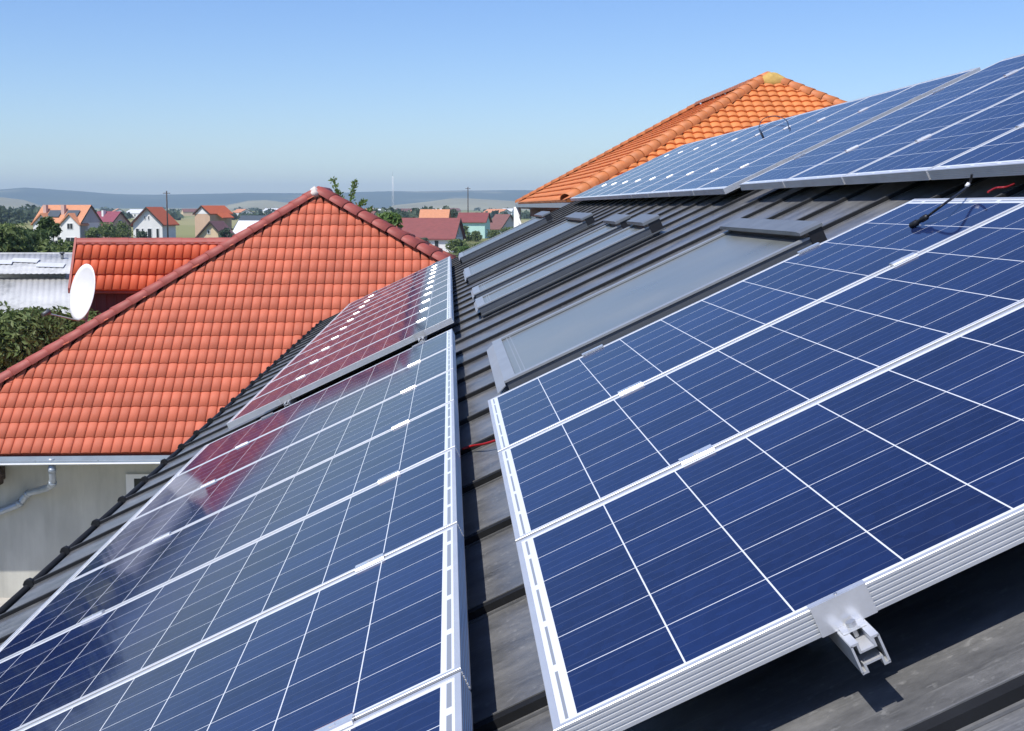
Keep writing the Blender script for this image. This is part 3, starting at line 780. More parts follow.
# ------------------------------------------------------------------ tin shed on the left
def shed():
    YS0, YS1 = 40.0, 45.5
    tl = at_y(-60, 254, YS1); tr = at_y(75, 254, YS1); zr = tl.z
    mid = at_y(0, 275, 42.3).z; ev = at_y(0, 314, YS0).z
    xl, xr = -16.6, tr.x
    root = empty('sheet_roof_shed', (xr-4, 43, GZ)); tag(root, 'old shed with patched pale grey corrugated sheet roof behind the dish', 'shed'); o = Vector((xr-4, 43, GZ))
    def sp(mb, name, m, parent=None):
        # the shed stands at an angle: its side walls run towards the south-east
        mb.v = [v + Vector(((xr+.13)*((v.y+1.68)/(YS1+1.68)-1), 0, 0)) - o for v in mb.v]; return mb.build(name, m, parent or root)
    def corr(y0, z0, y1, z1, xa, xb, off=0):
        m = MB(); n = int((xb-xa)/.06); vs = []
        for k in range(n+1):
            x = xa + (xb-xa)*k/n; h = .011*math.sin(k*.06/.18*2*math.pi*1.0)
            vs += [(x, y0, z0+h+off), (x, y1, z1+h+off), (x, y0, z0+h+off-.012), (x, y1, z1+h+off-.012)]
        fs = []
        for k in range(n):
            b = k*4; fs += [(b, b+4, b+5, b+1), (b+2, b+3, b+7, b+6), (b, b+2, b+6, b+4), (b+1, b+5, b+7, b+3)]
        m.add(vs, fs, True); return m
    r = sp(corr(42.2, mid+.05, YS1, zr, xl, xr), 'roof', M['old_sheet'])
    sp(corr(YS0, ev, 42.4, mid-.10, xl, xr-.10), 'lower_roof', M['old_sheet'], r)
    for k in range(4):
        m = MB()
        x = xr - .8 - k*.85; y = random.uniform(42.6, 45); f = (y-42.2)/(YS1-42.2); z = mid+.05+(zr-mid-.05)*f
        m.box((-.45,-.3,.035), (.45,.3,.05), Matrix.Translation((x, y, z)) @ Matrix.Rotation(math.atan2(zr-mid, YS1-42.2), 4, 'X') @ Matrix.Rotation(random.uniform(-.2,.2), 4, 'Z'))
        sp(m, 'roof_patch', M['white_roof'], r)
    sp(quad_slab([Vector((xl, YS1, zr)), Vector((xr, YS1, zr)), Vector((xr, YS1+4.5, ev)), Vector((xl, YS1+4.5, ev))][::-1]), 'rear_roof', M['old_sheet'], r)
    m = MB(); m.box((xl+.2, YS0+.4, GZ), (xr-.35, YS1+4.2, ev-.03)); m.box((xr-.345, 42.5, GZ), (xr-.2, YS1+4.0, mid-.13)); sp(m, 'wall', M['white_plaster'])
    m = MB(); x = at_y(55, 262, 44.6).x; m.tube([(x, 44.6, zr-.5), (x, 44.6, zr+.05)], .05, 8); m.tube([(x, 44.6, zr+.03), (x, 44.6, zr+.09)], .085, 8); sp(m, 'vent_pipe', M['grey_dark'], r)
    sp(MB().tube([(at_y(25,300,40.3).x, 40.3, ev-1), (at_y(25,300,40.3).x, 40.3, ev+.95)], .03, 6), 'pole', M['dark_wood'])
shed()

# ------------------------------------------------------------------ far houses
def gable_house(name, label, u, d, width, depth, wall_h, rise, rot, wall, roof, windows=(), over=.45, gable=None, chimney=None, extras=None, gz=GZ, cat='house'):
    """gable end faces local -y, ridge along local y; windows: (face, a, z, w, h) with face in front/left/right"""
    x, y = ground_x(u, d); root = empty(name, (x, y, gz), (0, 0, rot)); tag(root, label, cat)
    a, b = width/2, depth/2
    m = MB(); m.add([(-a,-b,-1),(a,-b,-1),(a,b,-1),(-a,b,-1),(-a,-b,wall_h),(a,-b,wall_h),(a,b,wall_h),(-a,b,wall_h),(0,-b,wall_h+rise),(0,b,wall_h+rise)],
          [(0,1,5,8,4),(2,3,7,9,6),(1,2,6,5),(3,0,4,7),(0,3,2,1)])
    wo = m.build('wall', wall, root)
    if gable:
        g = MB(); g.add([(-a+.05,-b-.03,wall_h+.02),(a-.05,-b-.03,wall_h+.02),(0,-b-.03,wall_h+rise-.05),(-a+.05,-b-.005,wall_h+.02),(a-.05,-b-.005,wall_h+.02),(0,-b-.005,wall_h+rise-.05)],[(0,1,2),(3,5,4),(0,3,4,1),(1,4,5,2),(2,5,3,0)]); g.build('gable', gable, wo)
    k = rise/a; th = .22; o = over; rb = MB()
    for sx in (-1, 1):
        e = (sx*(a+o), wall_h - k*o + .06); r = (0, wall_h+rise+.06)
        rb.hexa([Vector((e[0],-b-o,e[1])), Vector((r[0],-b-o,r[1])), Vector((r[0],b+o,r[1])), Vector((e[0],b+o,e[1])),
                 Vector((e[0],-b-o,e[1]+th)), Vector((r[0],-b-o,r[1]+th)), Vector((r[0],b+o,r[1]+th)), Vector((e[0],b+o,e[1]+th))])
    ro = rb.build('roof', roof, root)
    v = MB()
    for sx in (-1, 1):
        v.hexa([Vector((sx*(a+o),-b-o-.06,wall_h-k*o-.05)), Vector((0,-b-o-.06,wall_h+rise-.05)), Vector((0,-b-o-.01,wall_h+rise-.05)), Vector((sx*(a+o),-b-o-.01,wall_h-k*o-.05)),
                Vector((sx*(a+o),-b-o-.06,wall_h-k*o+.3)), Vector((0,-b-o-.06,wall_h+rise+.3)), Vector((0,-b-o-.01,wall_h+rise+.3)), Vector((sx*(a+o),-b-o-.01,wall_h-k*o+.3))])
    v.build('verge_board', M['dark_wood'], ro)
    for f, c, z, ww, hh in windows:
        def bx(c0, c1, z0, z1, d0, d1):
            if f == 'front': return MB().box((c0,-b-d1,z0),(c1,-b-d0,z1))
            if f == 'left': return MB().box((-a-d1,c0,z0),(-a-d0,c1,z1))
            return MB().box((a+d0,c0,z0),(a+d1,c1,z1))
        wn = bx(c-ww/2, c+ww/2, z, z+hh, -.02, .07).build('window', M['shutter'], wo)
        bx(c-ww/2+.1, c+ww/2-.1, z+.1, z+hh-.1, .075, .085).build('pane', M['pane'], wn)
    if chimney:
        cx, cy, ch, cm = chimney; c = MB(); c.box((cx-.35,cy-.35,wall_h),(cx+.35,cy+.35,ch)); co_ = c.build('chimney', cm, ro); MB().box((cx-.42,cy-.42,ch+.002),(cx+.42,cy+.42,ch+.12)).build('chimney_cap', M['grey_dark'], co_)
    if extras: extras(root, ro, wo, a, b)
    return root
# large white house: long side to us with two dormer gables
def white_extras(root, ro, wo, a, b):
    for yc in (-3.5, 3.4):
        g = MB(); W2, z0, z1 = 2.3, 3.0, 6.35
        x0, x1 = -a-.35, -1.0
        g.add([(x0,yc-W2,-1),(x0,yc+W2,-1),(x0,yc+W2,4.7),(x0,yc,z1+.3),(x0,yc-W2,4.7),(x1,yc-W2,-1),(x1,yc+W2,-1),(x1,yc+W2,4.7),(x1,yc,z1+.3),(x1,yc-W2,4.7)],
              [(0,4,3,2,1),(0,5,9,4),(1,2,7,6),(5,6,7,8,9),(2,3,8,7),(4,9,8,3)])
        dg = g.build('dormer', M['white_plaster'], wo)
        r = MB()
        for s in (-1, 1):
            r.hexa([Vector((x0-.4,yc+s*(W2+.35),4.45)), Vector((x0-.4,yc,z1+.36)), Vector((x1,yc,z1+.36)), Vector((x1,yc+s*(W2+.35),4.45)),
                    Vector((x0-.4,yc+s*(W2+.35),4.7)), Vector((x0-.4,yc,z1+.62)), Vector((x1,yc,z1+.62)), Vector((x1,yc+s*(W2+.35),4.7))])
        r.build('dormer_roof', M['roof_orange'], dg)
        for z, ww in ((3.7, 1.5), (.9, 2.4)):
            f = MB().box((x0-.07,yc-ww/2,z),(x0+.01,yc+ww/2,z+1.25)).build('window', M['shutter'], dg)
            MB().box((x0-.085,yc-ww/2+.1,z+.1),(x0-.075,yc-.05,z+1.15)).box((x0-.085,yc+.05,z+.1),(x0-.075,yc+ww/2-.1,z+1.15)).build('pane', M['pane'], f)
    k = 3.4/a
    for yc in (-2.9, 1.6):
        c = MB()
        for xx0, xx1 in ((-2.6, -1.4),):
            z = lambda x: 5.2+3.4+k*x+.30
            c.hexa([Vector((xx0,yc-1.5,z(xx0))), Vector((xx1,yc-1.5,z(xx1))), Vector((xx1,yc+1.5,z(xx1))), Vector((xx0,yc+1.5,z(xx0))), Vector((xx0,yc-1.5,z(xx0)+.12)), Vector((xx1,yc-1.5,z(xx1)+.12)), Vector((xx1,yc+1.5,z(xx1)+.12)), Vector((xx0,yc+1.5,z(xx0)+.12))])
        c.build('solar_collector', M['roof_slate'], ro)
        MB().box((-1.9,yc+2.1,6.4),(-1.2,yc+2.9,8.55)).build('chimney', M['pink_plaster'], ro)
    cp = MB().box((-.5,-b-2.2,2.4),(2.6,-b-.01,2.6)); cp.build('canopy', M['roof_slate'], wo)
gable_house('large_white_house', 'large white house with orange roof and two front gables, left of the purple-roofed house', 67, 275, 6.4, 11.6, 5.0, 3.3, R(66),
            M['white_plaster'], M['roof_orange'], [('left',-1.8,3.8,1.2,1.1),('left',1.0,3.8,1.2,1.1),('left',-.6,.9,1.4,1.3)], over=.25, gable=M['grey_and_gable_shade'], extras=white_extras)  # grey gable: shade of the side turned from the sun, painted in
gable_house('purple_roofed_house', 'small house with purple red roof just right of the large white house', 109, 330, 6.4, 8, 3.6, 3.2, R(52),
            M['pink_plaster'], M['roof_purple'], [('left',0,1.2,1.5,1.2),('left',-2.5,1.2,1.2,1.2),('front',0,4,1,1)], chimney=(-.9,1,7.4,M['white_plaster']))
gable_house('red_roofed_cottage', 'white gabled house with bright red roof beside the tall thin pole', 154, 275, 6.2, 6.6, 4.9, 3.0, R(-12),
            M['white_plaster'], M['roof_red'], [('front',-2.2,1.9,.8,2.0),('front',-1.1,1.9,.5,2.0),('front',.4,1.9,1.0,2.0),('front',2.1,1.9,.7,2.0),('front',-.5,5.6,.4,.8),('front',.25,5.6,.4,.8)], over=.6)
def beige_extra(root, ro, wo, a, b):
    MB().box((a+.01,-b+1.0,3.0),(a+1.6,b-1,3.3)).build('balcony', M['dark_wood'], wo)
    r = MB(); r.hexa([Vector((a-.5,-1.5,6.9)),Vector((a+1.8,-1.5,5.6)),Vector((a+1.8,2.5,5.6)),Vector((a-.5,2.5,6.9)),Vector((a-.5,-1.5,7.15)),Vector((a+1.8,-1.5,5.8)),Vector((a+1.8,2.5,5.8)),Vector((a-.5,2.5,7.15))]); r.build('side_roof', M['roof_red'], ro)
gable_house('beige_house', 'tall beige house with white gable top and orange roof behind the low tan gable', 213, 305, 4.3, 7.5, 6.6, 1.6, R(-30),
            M['beige_plaster'], M['roof_red'], [('right',0,3.6,2.2,1.3),('right',2.2,1.0,1.2,1.2)], over=.3, gable=M['white_plaster'], extras=beige_extra)
gable_house('tan_gabled_house', 'low tan house with pointed gable in front of the tall beige one', 216, 262, 6.2, 6, 1.9, 3.3, R(-12), M['tan_plaster'], M['roof_brown'], [('front',-.4,3.0,.6,.8)], over=.5)
gable_house('slate_roofed_house', 'dark slate-roofed house behind the white hall', 259, 330, 6.5, 9.5, 3.0, 2.8, R(66), M['grey_plaster'], M['roof_slate'], [('left',0,.8,1.2,1.2)], over=.4)
gable_house('white_hall', 'low white-roofed hall in front of the slate-roofed house', 254, 268, 6.5, 6.5, 2.6, 2.6, R(72), M['white_plaster'], M['white_roof'], [], over=.2, cat='hall')
gable_house('maroon_roofed_house', 'long maroon-roofed house nearest in the gap between the two tiled roofs', 429, 250, 7.6, 11.0, 2.6, 3.3, R(76), M['white_plaster'], M['roof_maroon'],
            [('left',-2.4,.6,.9,1.6),('left',.4,.8,1.2,1.2),('left',3.4,.5,1.0,1.9),('front',0,3.0,.8,1.0)], over=.5, gable=M['grey_and_gable_shade'])
gable_house('orange_roofed_house', 'orange-roofed house just behind the maroon roof', 435, 330, 6.5, 6.6, 4.9, 2.4, R(84), M['white_plaster'], M['roof_orange'], [('left',0,2.0,1.2,1.2)], over=.35, chimney=(.4,-2.6,7.6,M['tan_plaster']))
gable_house('mint_house', 'mint green house with maroon roof beside the thin mast', 474, 355, 6.4, 7.2, 4.3, 2.1, R(76), M['mint_plaster'], M['roof_maroon'], [('front',.6,.4,1.0,2.0)], over=.5)
gable_house('brown_roofed_house', 'brown-roofed house right of the mint green one', 503, 385, 6.5, 5.5, 2.2, 3.6, R(40), M['grey_and_gable_shade'], M['roof_brown'], [('right',0,.6,1.2,1.2)], over=.5)
gable_house('distant_white_house', 'tiny white farmhouse far behind on the plain', 362, 520, 8, 12, 3.2, 3, R(60), M['white_plaster'], M['roof_brown'], [('left',0,1,1.4,1.2)], over=.4)

for k, (u, d) in enumerate(((300,900),(372,1250),(384,1100),(405,1300),(418,950),(441,1150),(452,1500),(497,1050),(508,1300),(190,1200),(242,1050),(275,1400),(60,1100),(118,1250),(140,950))):
    gable_house('distant_farmhouse', 'tiny pale farmhouse far off on the plain', u, d, 8+k%3*2, 10+k%4*4, 3.4, 2.6, R(20+k*37%120), M['white_plaster'] if k % 3 else M['tan_plaster'], (M['roof_brown'], M['roof_orange'], M['white_roof'])[k%3], (), .3)['group'] = 'tiny farmhouses far off on the plain'

# poles ---------------------------------------------------------------------
def pole(u, d, top_v, name, label, r=.16, arms=True):
    x, y = ground_x(u, d); top = spot(u, top_v, d).z
    root = empty(name, (x, y, GZ)); tag(root, label, 'pole'); H = top - GZ
    MB().tube([(0,0,-.5),(0,0,H)], [r, r*.75], 8).build('shaft', M['dark_wood'], root)
    if arms:
        MB().box((-.7,-.06,H-.5),(.7,.06,H-.38)).build('crossarm', M['dark_wood'], root)
        for sx in (-.6, 0.05, .6): MB().tube([(sx,0,H-.377),(sx,0,H-.18)], .04, 6).build('insulator', M['white_paint'], root)
pole(167, 270, 191, 'utility_pole', 'thin dark pole rising behind the bright red roof on the left')
pole(468, 375, 187, 'utility_pole', 'thin dark pole rising behind the mint green house')
x, y = ground_x(393, 900); H = spot(393, 176, 900).z - GZ
root = empty('lattice_mast', (x, y, GZ)); tag(root, 'faint thin lattice mast on the far plain', 'mast')
m = MB()
for a_, b_ in ((-1,-1),(1,-1),(1,1),(-1,1)): m.tube([(a_*.7,b_*.7,0),(a_*.22,b_*.22,H)], .07, 5)
for k in range(14):
    z0, z1 = H*k/14, H*(k+1)/14; w0 = .7-.48*k/14; w1 = .7-.48*(k+1)/14; s = 1 if k % 2 else -1
    m.tube([(s*w0,-w0,z0),(-s*w1,-w1,z1)], .05, 4); m.tube([(w0,-s*w0,z0),(w1,s*w1,z1)], .05, 4)
m.build('tower', M['white_paint'], root); MB().tube([(0,0,H),(0,0,H+3)], .06, 6).build('antenna', M['grey_dark'], root)

# low walls and fences between the houses
def fence(u0, u1, d0, d1, h, label, mt, posts=True):
    a = Vector((*ground_x(u0, d0), GZ)); b = Vector((*ground_x(u1, d1), GZ)); L = (b-a).length
    root = empty('garden_fence', a, (0, 0, math.atan2((b-a).y, (b-a).x))); tag(root, label, 'fence')
    MB().box((0,-.06,0),(L,.06,h)).build('boards', mt, root)
    k = 0.0
    while k <= L: MB().box((k-.12,-.14,0),(k+.12,.14,h+.25)).build('post', M['grey_plaster'], root); k += 3.5
fence(55, 100, 240, 236, 1.3, 'low white garden wall right of the large white house', M['white_plaster'])
fence(176, 250, 250, 245, 1.2, 'low pale garden wall in front of the tan and beige houses', M['white_plaster'])

# ------------------------------------------------------------------ trees
def crown_mb(rad, h0, h1, n, leaf_s, seed, lobes=7, flat=1.0, hole=.0):
    rnd = random.Random(seed); m = MB(); L = []
    for k in range(lobes):
        t = rnd.random(); z = h0 + (h1-h0)*(.18+.74*t); rr = rad*math.sin(math.pi*(.22+.62*t))
        an = rnd.random()*2*math.pi; d = rr*rnd.uniform(.25,.75)
        L.append((Vector((math.cos(an)*d, math.sin(an)*d, z)), rad*rnd.uniform(.34,.58)))
    L.append((Vector((0,0,h1-rad*.35)), rad*.38))
    for i in range(n):
        c, r = rnd.choice(L)
        v = Vector((rnd.gauss(0,1), rnd.gauss(0,1), rnd.gauss(0,1))).normalized()
        q = r * (rnd.random()**.28) * (1 + .22*math.sin(v.x*7+v.y*5+seed)); p = c + Vector((v.x*q, v.y*q, v.z*q*flat))
        if p.z < h0*.8 or p.z > h1: continue
        nrm = (v + Vector((rnd.gauss(0,.6), rnd.gauss(0,.6), rnd.gauss(.4,.6)))).normalized()
        a = nrm.cross(Vector((rnd.gauss(0,1), rnd.gauss(0,1), rnd.gauss(0,1)))).normalized(); b = nrm.cross(a)
        s = leaf_s*rnd.uniform(.6,1.35)
        m.add([p - a*s, p - a*.1*s + b*.42*s + nrm*.08*s, p + a*s - nrm*.14*s, p - a*.1*s - b*.42*s + nrm*.08*s], [(0,1,2,3)])
    return m, L
def tree(u, d, top_v, rad, label, lm, n=2600, leaf_s=.22, name='leafy_tree', seed=1, low=.22, lobes=8, group=None, z_add=0, xoff=0):
    x, y = ground_x(u, d); H = spot(u, top_v, d).z - GZ + z_add
    root = empty(name, (x+xoff, y, GZ)); tag(root, label, 'bush' if 'bush' in name else 'tree', group)
    m, L = crown_mb(rad, H*low, H, n, leaf_s, seed, lobes); m.build('crown', lm, root)
    t = MB(); r0 = max(.07, H*.022); rnd = random.Random(seed+9)
    pts = [Vector((0,0,-.3)), Vector((rnd.uniform(-.1,.1),rnd.uniform(-.1,.1),H*.25)), Vector((rnd.uniform(-.2,.2),rnd.uniform(-.2,.2),H*.55)), Vector((0,0,H*.85))]
    t.tube(pts, [r0*1.3, r0, r0*.7, r0*.2], 8)
    for c, r in L[:6]:
        s = pts[1] + (pts[2]-pts[1])*rnd.random(); t.tube([s, (s+c)/2 + Vector((0,0,-.1)), c], [r0*.55, r0*.35, r0*.1], 6)
    t.build('trunk', M['bark'], root); return root
# near trees behind the red hip and under the shed
tree(8, 33, 312, 2.2, 'dense green tree at the left photo edge below the shed', M['leaf_mid'], 17000, .095, seed=2, low=.35, lobes=11)
tree(50, 34.5, 308, 1.9, 'green leafy tree below and left of the satellite dish', M['leaf_mid'], 15000, .095, seed=5, low=.35, lobes=10)
tree(86, 36, 318, 1.5, 'dark green shrub close behind the red hip ridge under the dish', M['leaf_mid'], 8000, .095, seed=6, low=.3, lobes=8)
tree(-32, 34, 300, 2.5, 'green tree half outside the left photo edge', M['leaf_mid'], 9000, .11, seed=8, low=.35, lobes=9)
for i, (u, d, tv, r) in enumerate(((-175, 43, 206, 2.6), (-290, 40, 202, 2.8), (-420, 38, 210, 2.8), (-560, 34, 214, 2.6))):
    tree(u, d, tv, r, ('tree next to the shed end, outside the left photo edge', 'tall dark tree second beyond the shed end', 'dark tree third beyond the shed end', 'dark tree farthest left of the shed')[i], M['leaf_dark'], 3200, .2, seed=90+i, low=.1, lobes=10, group='trees left of the shed, mirrored in the panels')
# row behind the shed
GH = 'trees in the dark green row behind the shed'
for i, (u, d, tv, r, n, lb) in enumerate(((-25, 88, 222, 3.6, 3000, 'leftmost tree of the row behind the shed, at the photo edge'), (8, 84, 223, 3.4, 4000, 'broad dark tree of the row behind the left end of the shed'),
        (27, 92, 230, 2.3, 3000, 'rounded tree of the row behind the middle of the shed roof'), (47, 96, 217, 1.25, 2000, 'tallest tree of the row, in front of the large white house'), (66, 86, 241, 2.0, 3400, 'low tree at the right end of the row behind the shed'))):
    tree(u, d, tv, r, lb, M['leaf_mid'] if i in (1,4) else M['leaf_dark'], int(n*1.8), .22, seed=20+i, low=.12, lobes=10, group=GH)
# tree whose top shows over the red ridge: a few long compound leaves
def sprig_tree():
    x, y = ground_x(346, 43); root = empty('compound_leaf_tree', (x, y, GZ)); tag(root, 'tree with long feathery leaves poking up behind the red roof apex', 'tree')
    H = spot(346, 196, 43).z - GZ
    m, L = crown_mb(.9, H*.45, H-.75, 1200, .15, 41, 7); rnd = random.Random(12)
    for (u, v) in ((332,180),(355,182),(364,201),(371,209)):
        a = Vector((rnd.uniform(-.15,.15), 0, H-.55)); b = spot(u, v, 43) - Vector((x, y, GZ)); b.y += rnd.uniform(-.3,.3)
        if u > 358: a = b + Vector((-.35, .1, -.5))
        mid = (a+b)/2 + Vector((0,0,.08)); P_ = bez([a, mid, b], 8)
        m.tube(P_, .012, 4)
        for q in range(3, len(P_)):
            dirv = (P_[q]-P_[q-1]).normalized(); f = q/(len(P_)-1)
            for k in range(7):
                c = P_[q] + Vector((rnd.gauss(0,.035), rnd.gauss(0,.05), rnd.gauss(0,.03)))
                a1 = (dirv*rnd.uniform(.2,1) + Vector((rnd.gauss(0,.6), rnd.gauss(0,.5), rnd.gauss(.1,.45)))).normalized(); b1 = a1.cross(Vector((rnd.gauss(0,.4),1,rnd.gauss(0,.4)))).normalized()
                z_ = rnd.uniform(.045,.085)*(1.25-.5*f)
                m.add([c, c + a1*z_ + b1*z_*.42, c + a1*z_*2.1, c + a1*z_ - b1*z_*.42], [(0,1,2,3)])
    m.build('crown', M['leaf_light'], root)
    MB().tube([(0,0,-.3),(.1,0,H*.5),(0,0,H-.4)], [.16,.11,.03], 8).build('trunk', M['bark'], root)
sprig_tree()
tree(388, 70, 213, 1.3, 'bright green tree just beyond the right red hip', M['leaf_light'], 2600, .2, seed=51, low=.4)
# shrubs among the far houses
GB = 'bushes and small trees among the far houses'
for i, (u, d, tv, r, mt, lb) in enumerate((
        (424, 225, 238, 1.9, 'leaf_grey', 'grey green bush in front of the maroon-roofed house'), (458, 228, 239, 2.2, 'leaf_dark', 'dark bush at the gable of the maroon-roofed house'),
        (463, 290, 226, 2.0, 'leaf_dark', 'small dark tree between the maroon roof and the mint wall'), (476, 320, 231, 1.9, 'leaf_mid', 'green bush in front of the mint green house'),
        (494, 330, 230, 2.2, 'leaf_dark', 'bush at the right corner of the mint green house'), (508, 330, 227, 2.6, 'leaf_mid', 'bush in front of the brown-roofed house'),
        (484, 200, 243, 1.8, 'leaf_mid', 'low green bush just above the far skylights'), (466, 190, 247, 1.4, 'leaf_light', 'pale green bush right of the red hip end'),
        (105, 250, 222, 2.6, 'leaf_dark', 'bush in front of the purple-roofed house'), (120, 255, 221, 2.4, 'leaf_dark', 'dark bush between the purple and the red roofed houses'),
        (92, 230, 228, 2.0, 'leaf_mid', 'shrub beside the gable of the large white house'), (140, 240, 231, 1.8, 'leaf_grey', 'shrub before the white gable of the red-roofed cottage'),
        (226, 240, 228, 1.6, 'leaf_grey', 'shrub beside the low tan gable'), (452, 400, 209, 2.6, 'leaf_grey', 'grey green tree between the orange and the maroon roofs'))):
    tree(u, d, tv, r, lb, M['leaf_mid' if mt == 'leaf_dark' else mt], 1400, .26, 'garden_bush', 60+i, .12, 6, GB)

# far woods and hedge rows: one mass of foliage
def far_foliage():
    m = MB(); rnd = random.Random(77)
    def clump(x, y, h, r, n):
        for i in range(n):
            v = Vector((rnd.gauss(0,1), rnd.gauss(0,1), rnd.gauss(0,1))).normalized(); q = rnd.random()**.35
            p = Vector((x+v.x*r*q, y+v.y*r*q, GZ+h*.52+v.z*h*.5*q)); a = Vector((rnd.gauss(0,1),rnd.gauss(0,1),rnd.gauss(0,1))).normalized(); b = a.cross(Vector((rnd.gauss(0,1),rnd.gauss(0,1),rnd.gauss(0,1)))).normalized()
            s = r*.34; m.add([p-a*s, p+b*s*.7, p+a*s, p-b*s*.7], [(0,1,2,3)])
    for k in range(70):   # wood at the left
        x, y = ground_x(rnd.uniform(-120, 40), rnd.uniform(560, 760)); clump(x, y, rnd.uniform(6, 9.5), rnd.uniform(3,5), 60)
    for k in range(55):   # trees in the gap
        u = rnd.uniform(372, 448); x, y = ground_x(u, rnd.uniform(430, 640)); clump(x, y, rnd.uniform(4.5, 8.2), rnd.uniform(2.5,4), 50)
    for k in range(190):  # hedge rows over the plain
        d = rnd.choice((620, 820, 900, 1300, 1350, 1900, 2300)) * rnd.uniform(.97,1.03); x, y = ground_x(rnd.uniform(-250, 1000), d); clump(x, y, rnd.uniform(4, 7)*(.7 if d < 1000 else 1), rnd.uniform(4,9), 26)
    o = m.build('far_trees', M['leaf_grey']); tag(o, 'far hedges and woods scattered over the plain', 'trees', kind='stuff')
far_foliage()
# far village specks are left to the houses above

# ------------------------------------------------------------------ ground, yard, road, hills
def ground_mat():
    m = mat('fields', (.2,.2,.1), .95, 0, .1); t = NT(m)
    c = t.coord('Object')
    vor = t.n('ShaderNodeTexVoronoi'); vor.inputs['Scale'].default_value = 1; t.l(t.coord('Object', (.0042,.0024,1), (0,0,.3)), vor.inputs['Vector'])
    sepc = t.n('ShaderNodeSeparateColor'); t.l(vor.outputs['Color'], sepc.inputs[0])
    fld = t.ramp(sepc.outputs[0], [(0, (.24,.26,.10)), (.3, (.36,.33,.16)), (.5, (.20,.24,.09)), (.72, (.44,.39,.22)), (1, (.28,.29,.13))])
    near = t.ramp(t.noise(c, .12, 6, .65), [(.35, (.055,.085,.025)), (.55, (.13,.14,.05)), (.72, (.23,.20,.12))])
    ln = t.n('ShaderNodeVectorMath', operation='LENGTH'); t.l(c, ln.inputs[0])
    mr = t.n('ShaderNodeMapRange'); mr.inputs[1].default_value = 250; mr.inputs[2].default_value = 420; t.l(ln.outputs['Value'], mr.inputs[0])
    a = t.mix(mr.outputs[0], near, fld); a = t.mix(t.math('MULTIPLY', t.noise(c, .9, 5), .3), a, (.10,.12,.05))
    t.l(a, t.b.inputs['Base Color']); return m
g = MB(); S = 9500; g.add([(-S,-S,GZ),(S,-S,GZ),(S,S,GZ),(-S,S,GZ)], [(0,1,2,3)]); o = g.build('ground', ground_mat()); tag(o, kind='structure')
M['concrete'] = weathered('pale_concrete', (.50,.47,.41), .12, 1.2, .85, 0, .15)
m = MB(); m.box((-16, 21.5, GZ-.3), (-1.9, wy-.002, GZ+.004)); o = m.build('yard', M['concrete']); tag(o, kind='structure')
M['dirt'] = weathered('dirt_track', (.30,.25,.18), .2, .3, .95, 0, 0)
x0, y0 = ground_x(495, 105); x1, y1 = ground_x(440, 200)
m = MB(); d_ = Vector((x1-x0, y1-y0, 0)).normalized(); s_v = Vector((d_.y, -d_.x, 0))*3.2; A_ = Vector((x0,y0,GZ+.008)) - d_*60; B_ = Vector((x1,y1,GZ+.008)) + d_*500
m.add([A_-s_v, A_+s_v, B_+s_v, B_-s_v], [(0,1,2,3)]); o = m.build('dirt_road', M['dirt']); tag(o, kind='structure')

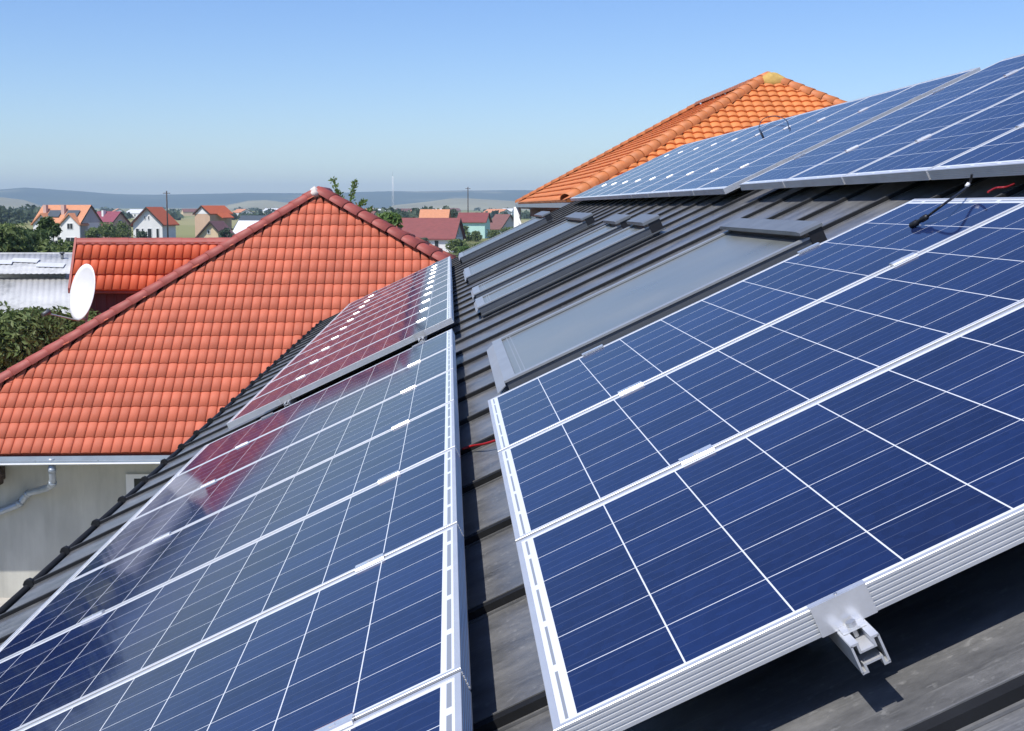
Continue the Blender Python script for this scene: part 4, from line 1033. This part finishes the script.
def hill(name, R0, prof, depth, m, jag=.02, seed=1, base=GZ-2):
    """ridge seen over the plain; prof: (bearing offset in photo columns, rise in photo rows)"""
    rnd = random.Random(seed); mb = MB(); N = 260; us = [-1900 + (4700*k/N) for k in range(N+1)]; rows = 9; vs = []
    def rise(u):
        if u <= prof[0][0]: return prof[0][1]
        for (a, b), (c, d) in zip(prof, prof[1:]):
            if a <= u <= c:
                t = (u-a)/(c-a); t = t*t*(3-2*t); return b + (d-b)*t
        return prof[-1][1]
    ph = [rnd.uniform(0, 6.28) for _ in range(6)]
    for u in us:
        an = math.atan((u-449)/F); dirv = Vector((math.sin(an), math.cos(an), 0)); rr = rise(u)
        if rr > 0: rr += sum(math.sin(u*f+p)*aa for f, p, aa in zip((.021,.047,.093,.17,.31,.6), ph, (.5,.35,.22,.16,.1,.06)))*min(1, rr/4)*jag*50
        for j in range(rows):
            t = j/(rows-1); R_ = (R0 + depth*t)/math.cos(an)**.6
            hgt = math.sin(min(1, t*1.25)*math.pi/2) if t < .8 else math.cos((t-.8)/.2*math.pi/2)
            z = GZ - 3 + (max(0, rr)/F*(R0+depth*.8) - GZ + 3)*hgt if rr > 0 else GZ - 8
            p = CAM + dirv*R_; vs.append((p.x, p.y, z))
    fs = []
    for i in range(N):
        for j in range(rows-1): fs.append((i*rows+j, (i+1)*rows+j, (i+1)*rows+j+1, i*rows+j+1))
    mb.add(vs, fs, True); o = mb.build(name, m); tag(o, kind='structure'); return o
M['forest'] = mat('forest_hills', (.04,.07,.03), .95, 0, .1)
_t = NT(M['forest']); _c = _t.coord('Object', (1,1,4)); _a = _t.ramp(_t.noise(_c, .0016, 6, .6), [(.40, (.030,.058,.030)), (.56, (.060,.090,.040)), (.66, (.22,.21,.12))])
_t.l(_a, _t.b.inputs['Base Color'])
M['dry_hill'] = weathered('dry_grass_hills', (.27,.26,.16), .3, .003, .95, 0, 0)
hill('forest_hills', 6200, [(-1900,10),(-600,14),(-150,12),(0,15),(35,18),(70,15.5),(130,12),(200,12),(256,13),(330,13),(400,15),(450,16),(520,16),(640,13),(800,15),(1200,11),(1700,14),(2800,10)], 1800, M['forest'], .012, 3)
hill('dry_hills', 3000, [(-1900,0),(-700,7),(-120,5),(0,9.5),(25,8),(55,0),(150,0),(215,0),(262,6.5),(300,3),(345,0),(385,0),(405,3),(460,8.5),(505,6.5),(545,2),(600,0),(900,5),(1300,0),(2800,6)], 900, M['dry_hill'], .008, 4)

# ------------------------------------------------------------------ haze
hz = MB(); hz.box((-9600,-9600,GZ-9.5), (9600,9600,150)); 
hm = bpy.data.materials.new('haze_air'); hm.use_nodes = True; nt = hm.node_tree; nt.nodes.clear()
out = nt.nodes.new('ShaderNodeOutputMaterial'); pv = nt.nodes.new('ShaderNodeVolumePrincipled')
pv.inputs['Color'].default_value = (.64,.83,1,1); pv.inputs['Density'].default_value = 1.5e-4; pv.inputs['Anisotropy'].default_value = 0
nt.links.new(pv.outputs[0], out.inputs['Volume'])
o = hz.build('haze', hm); tag(o, 'pale haze over the plain', 'haze', kind='stuff')
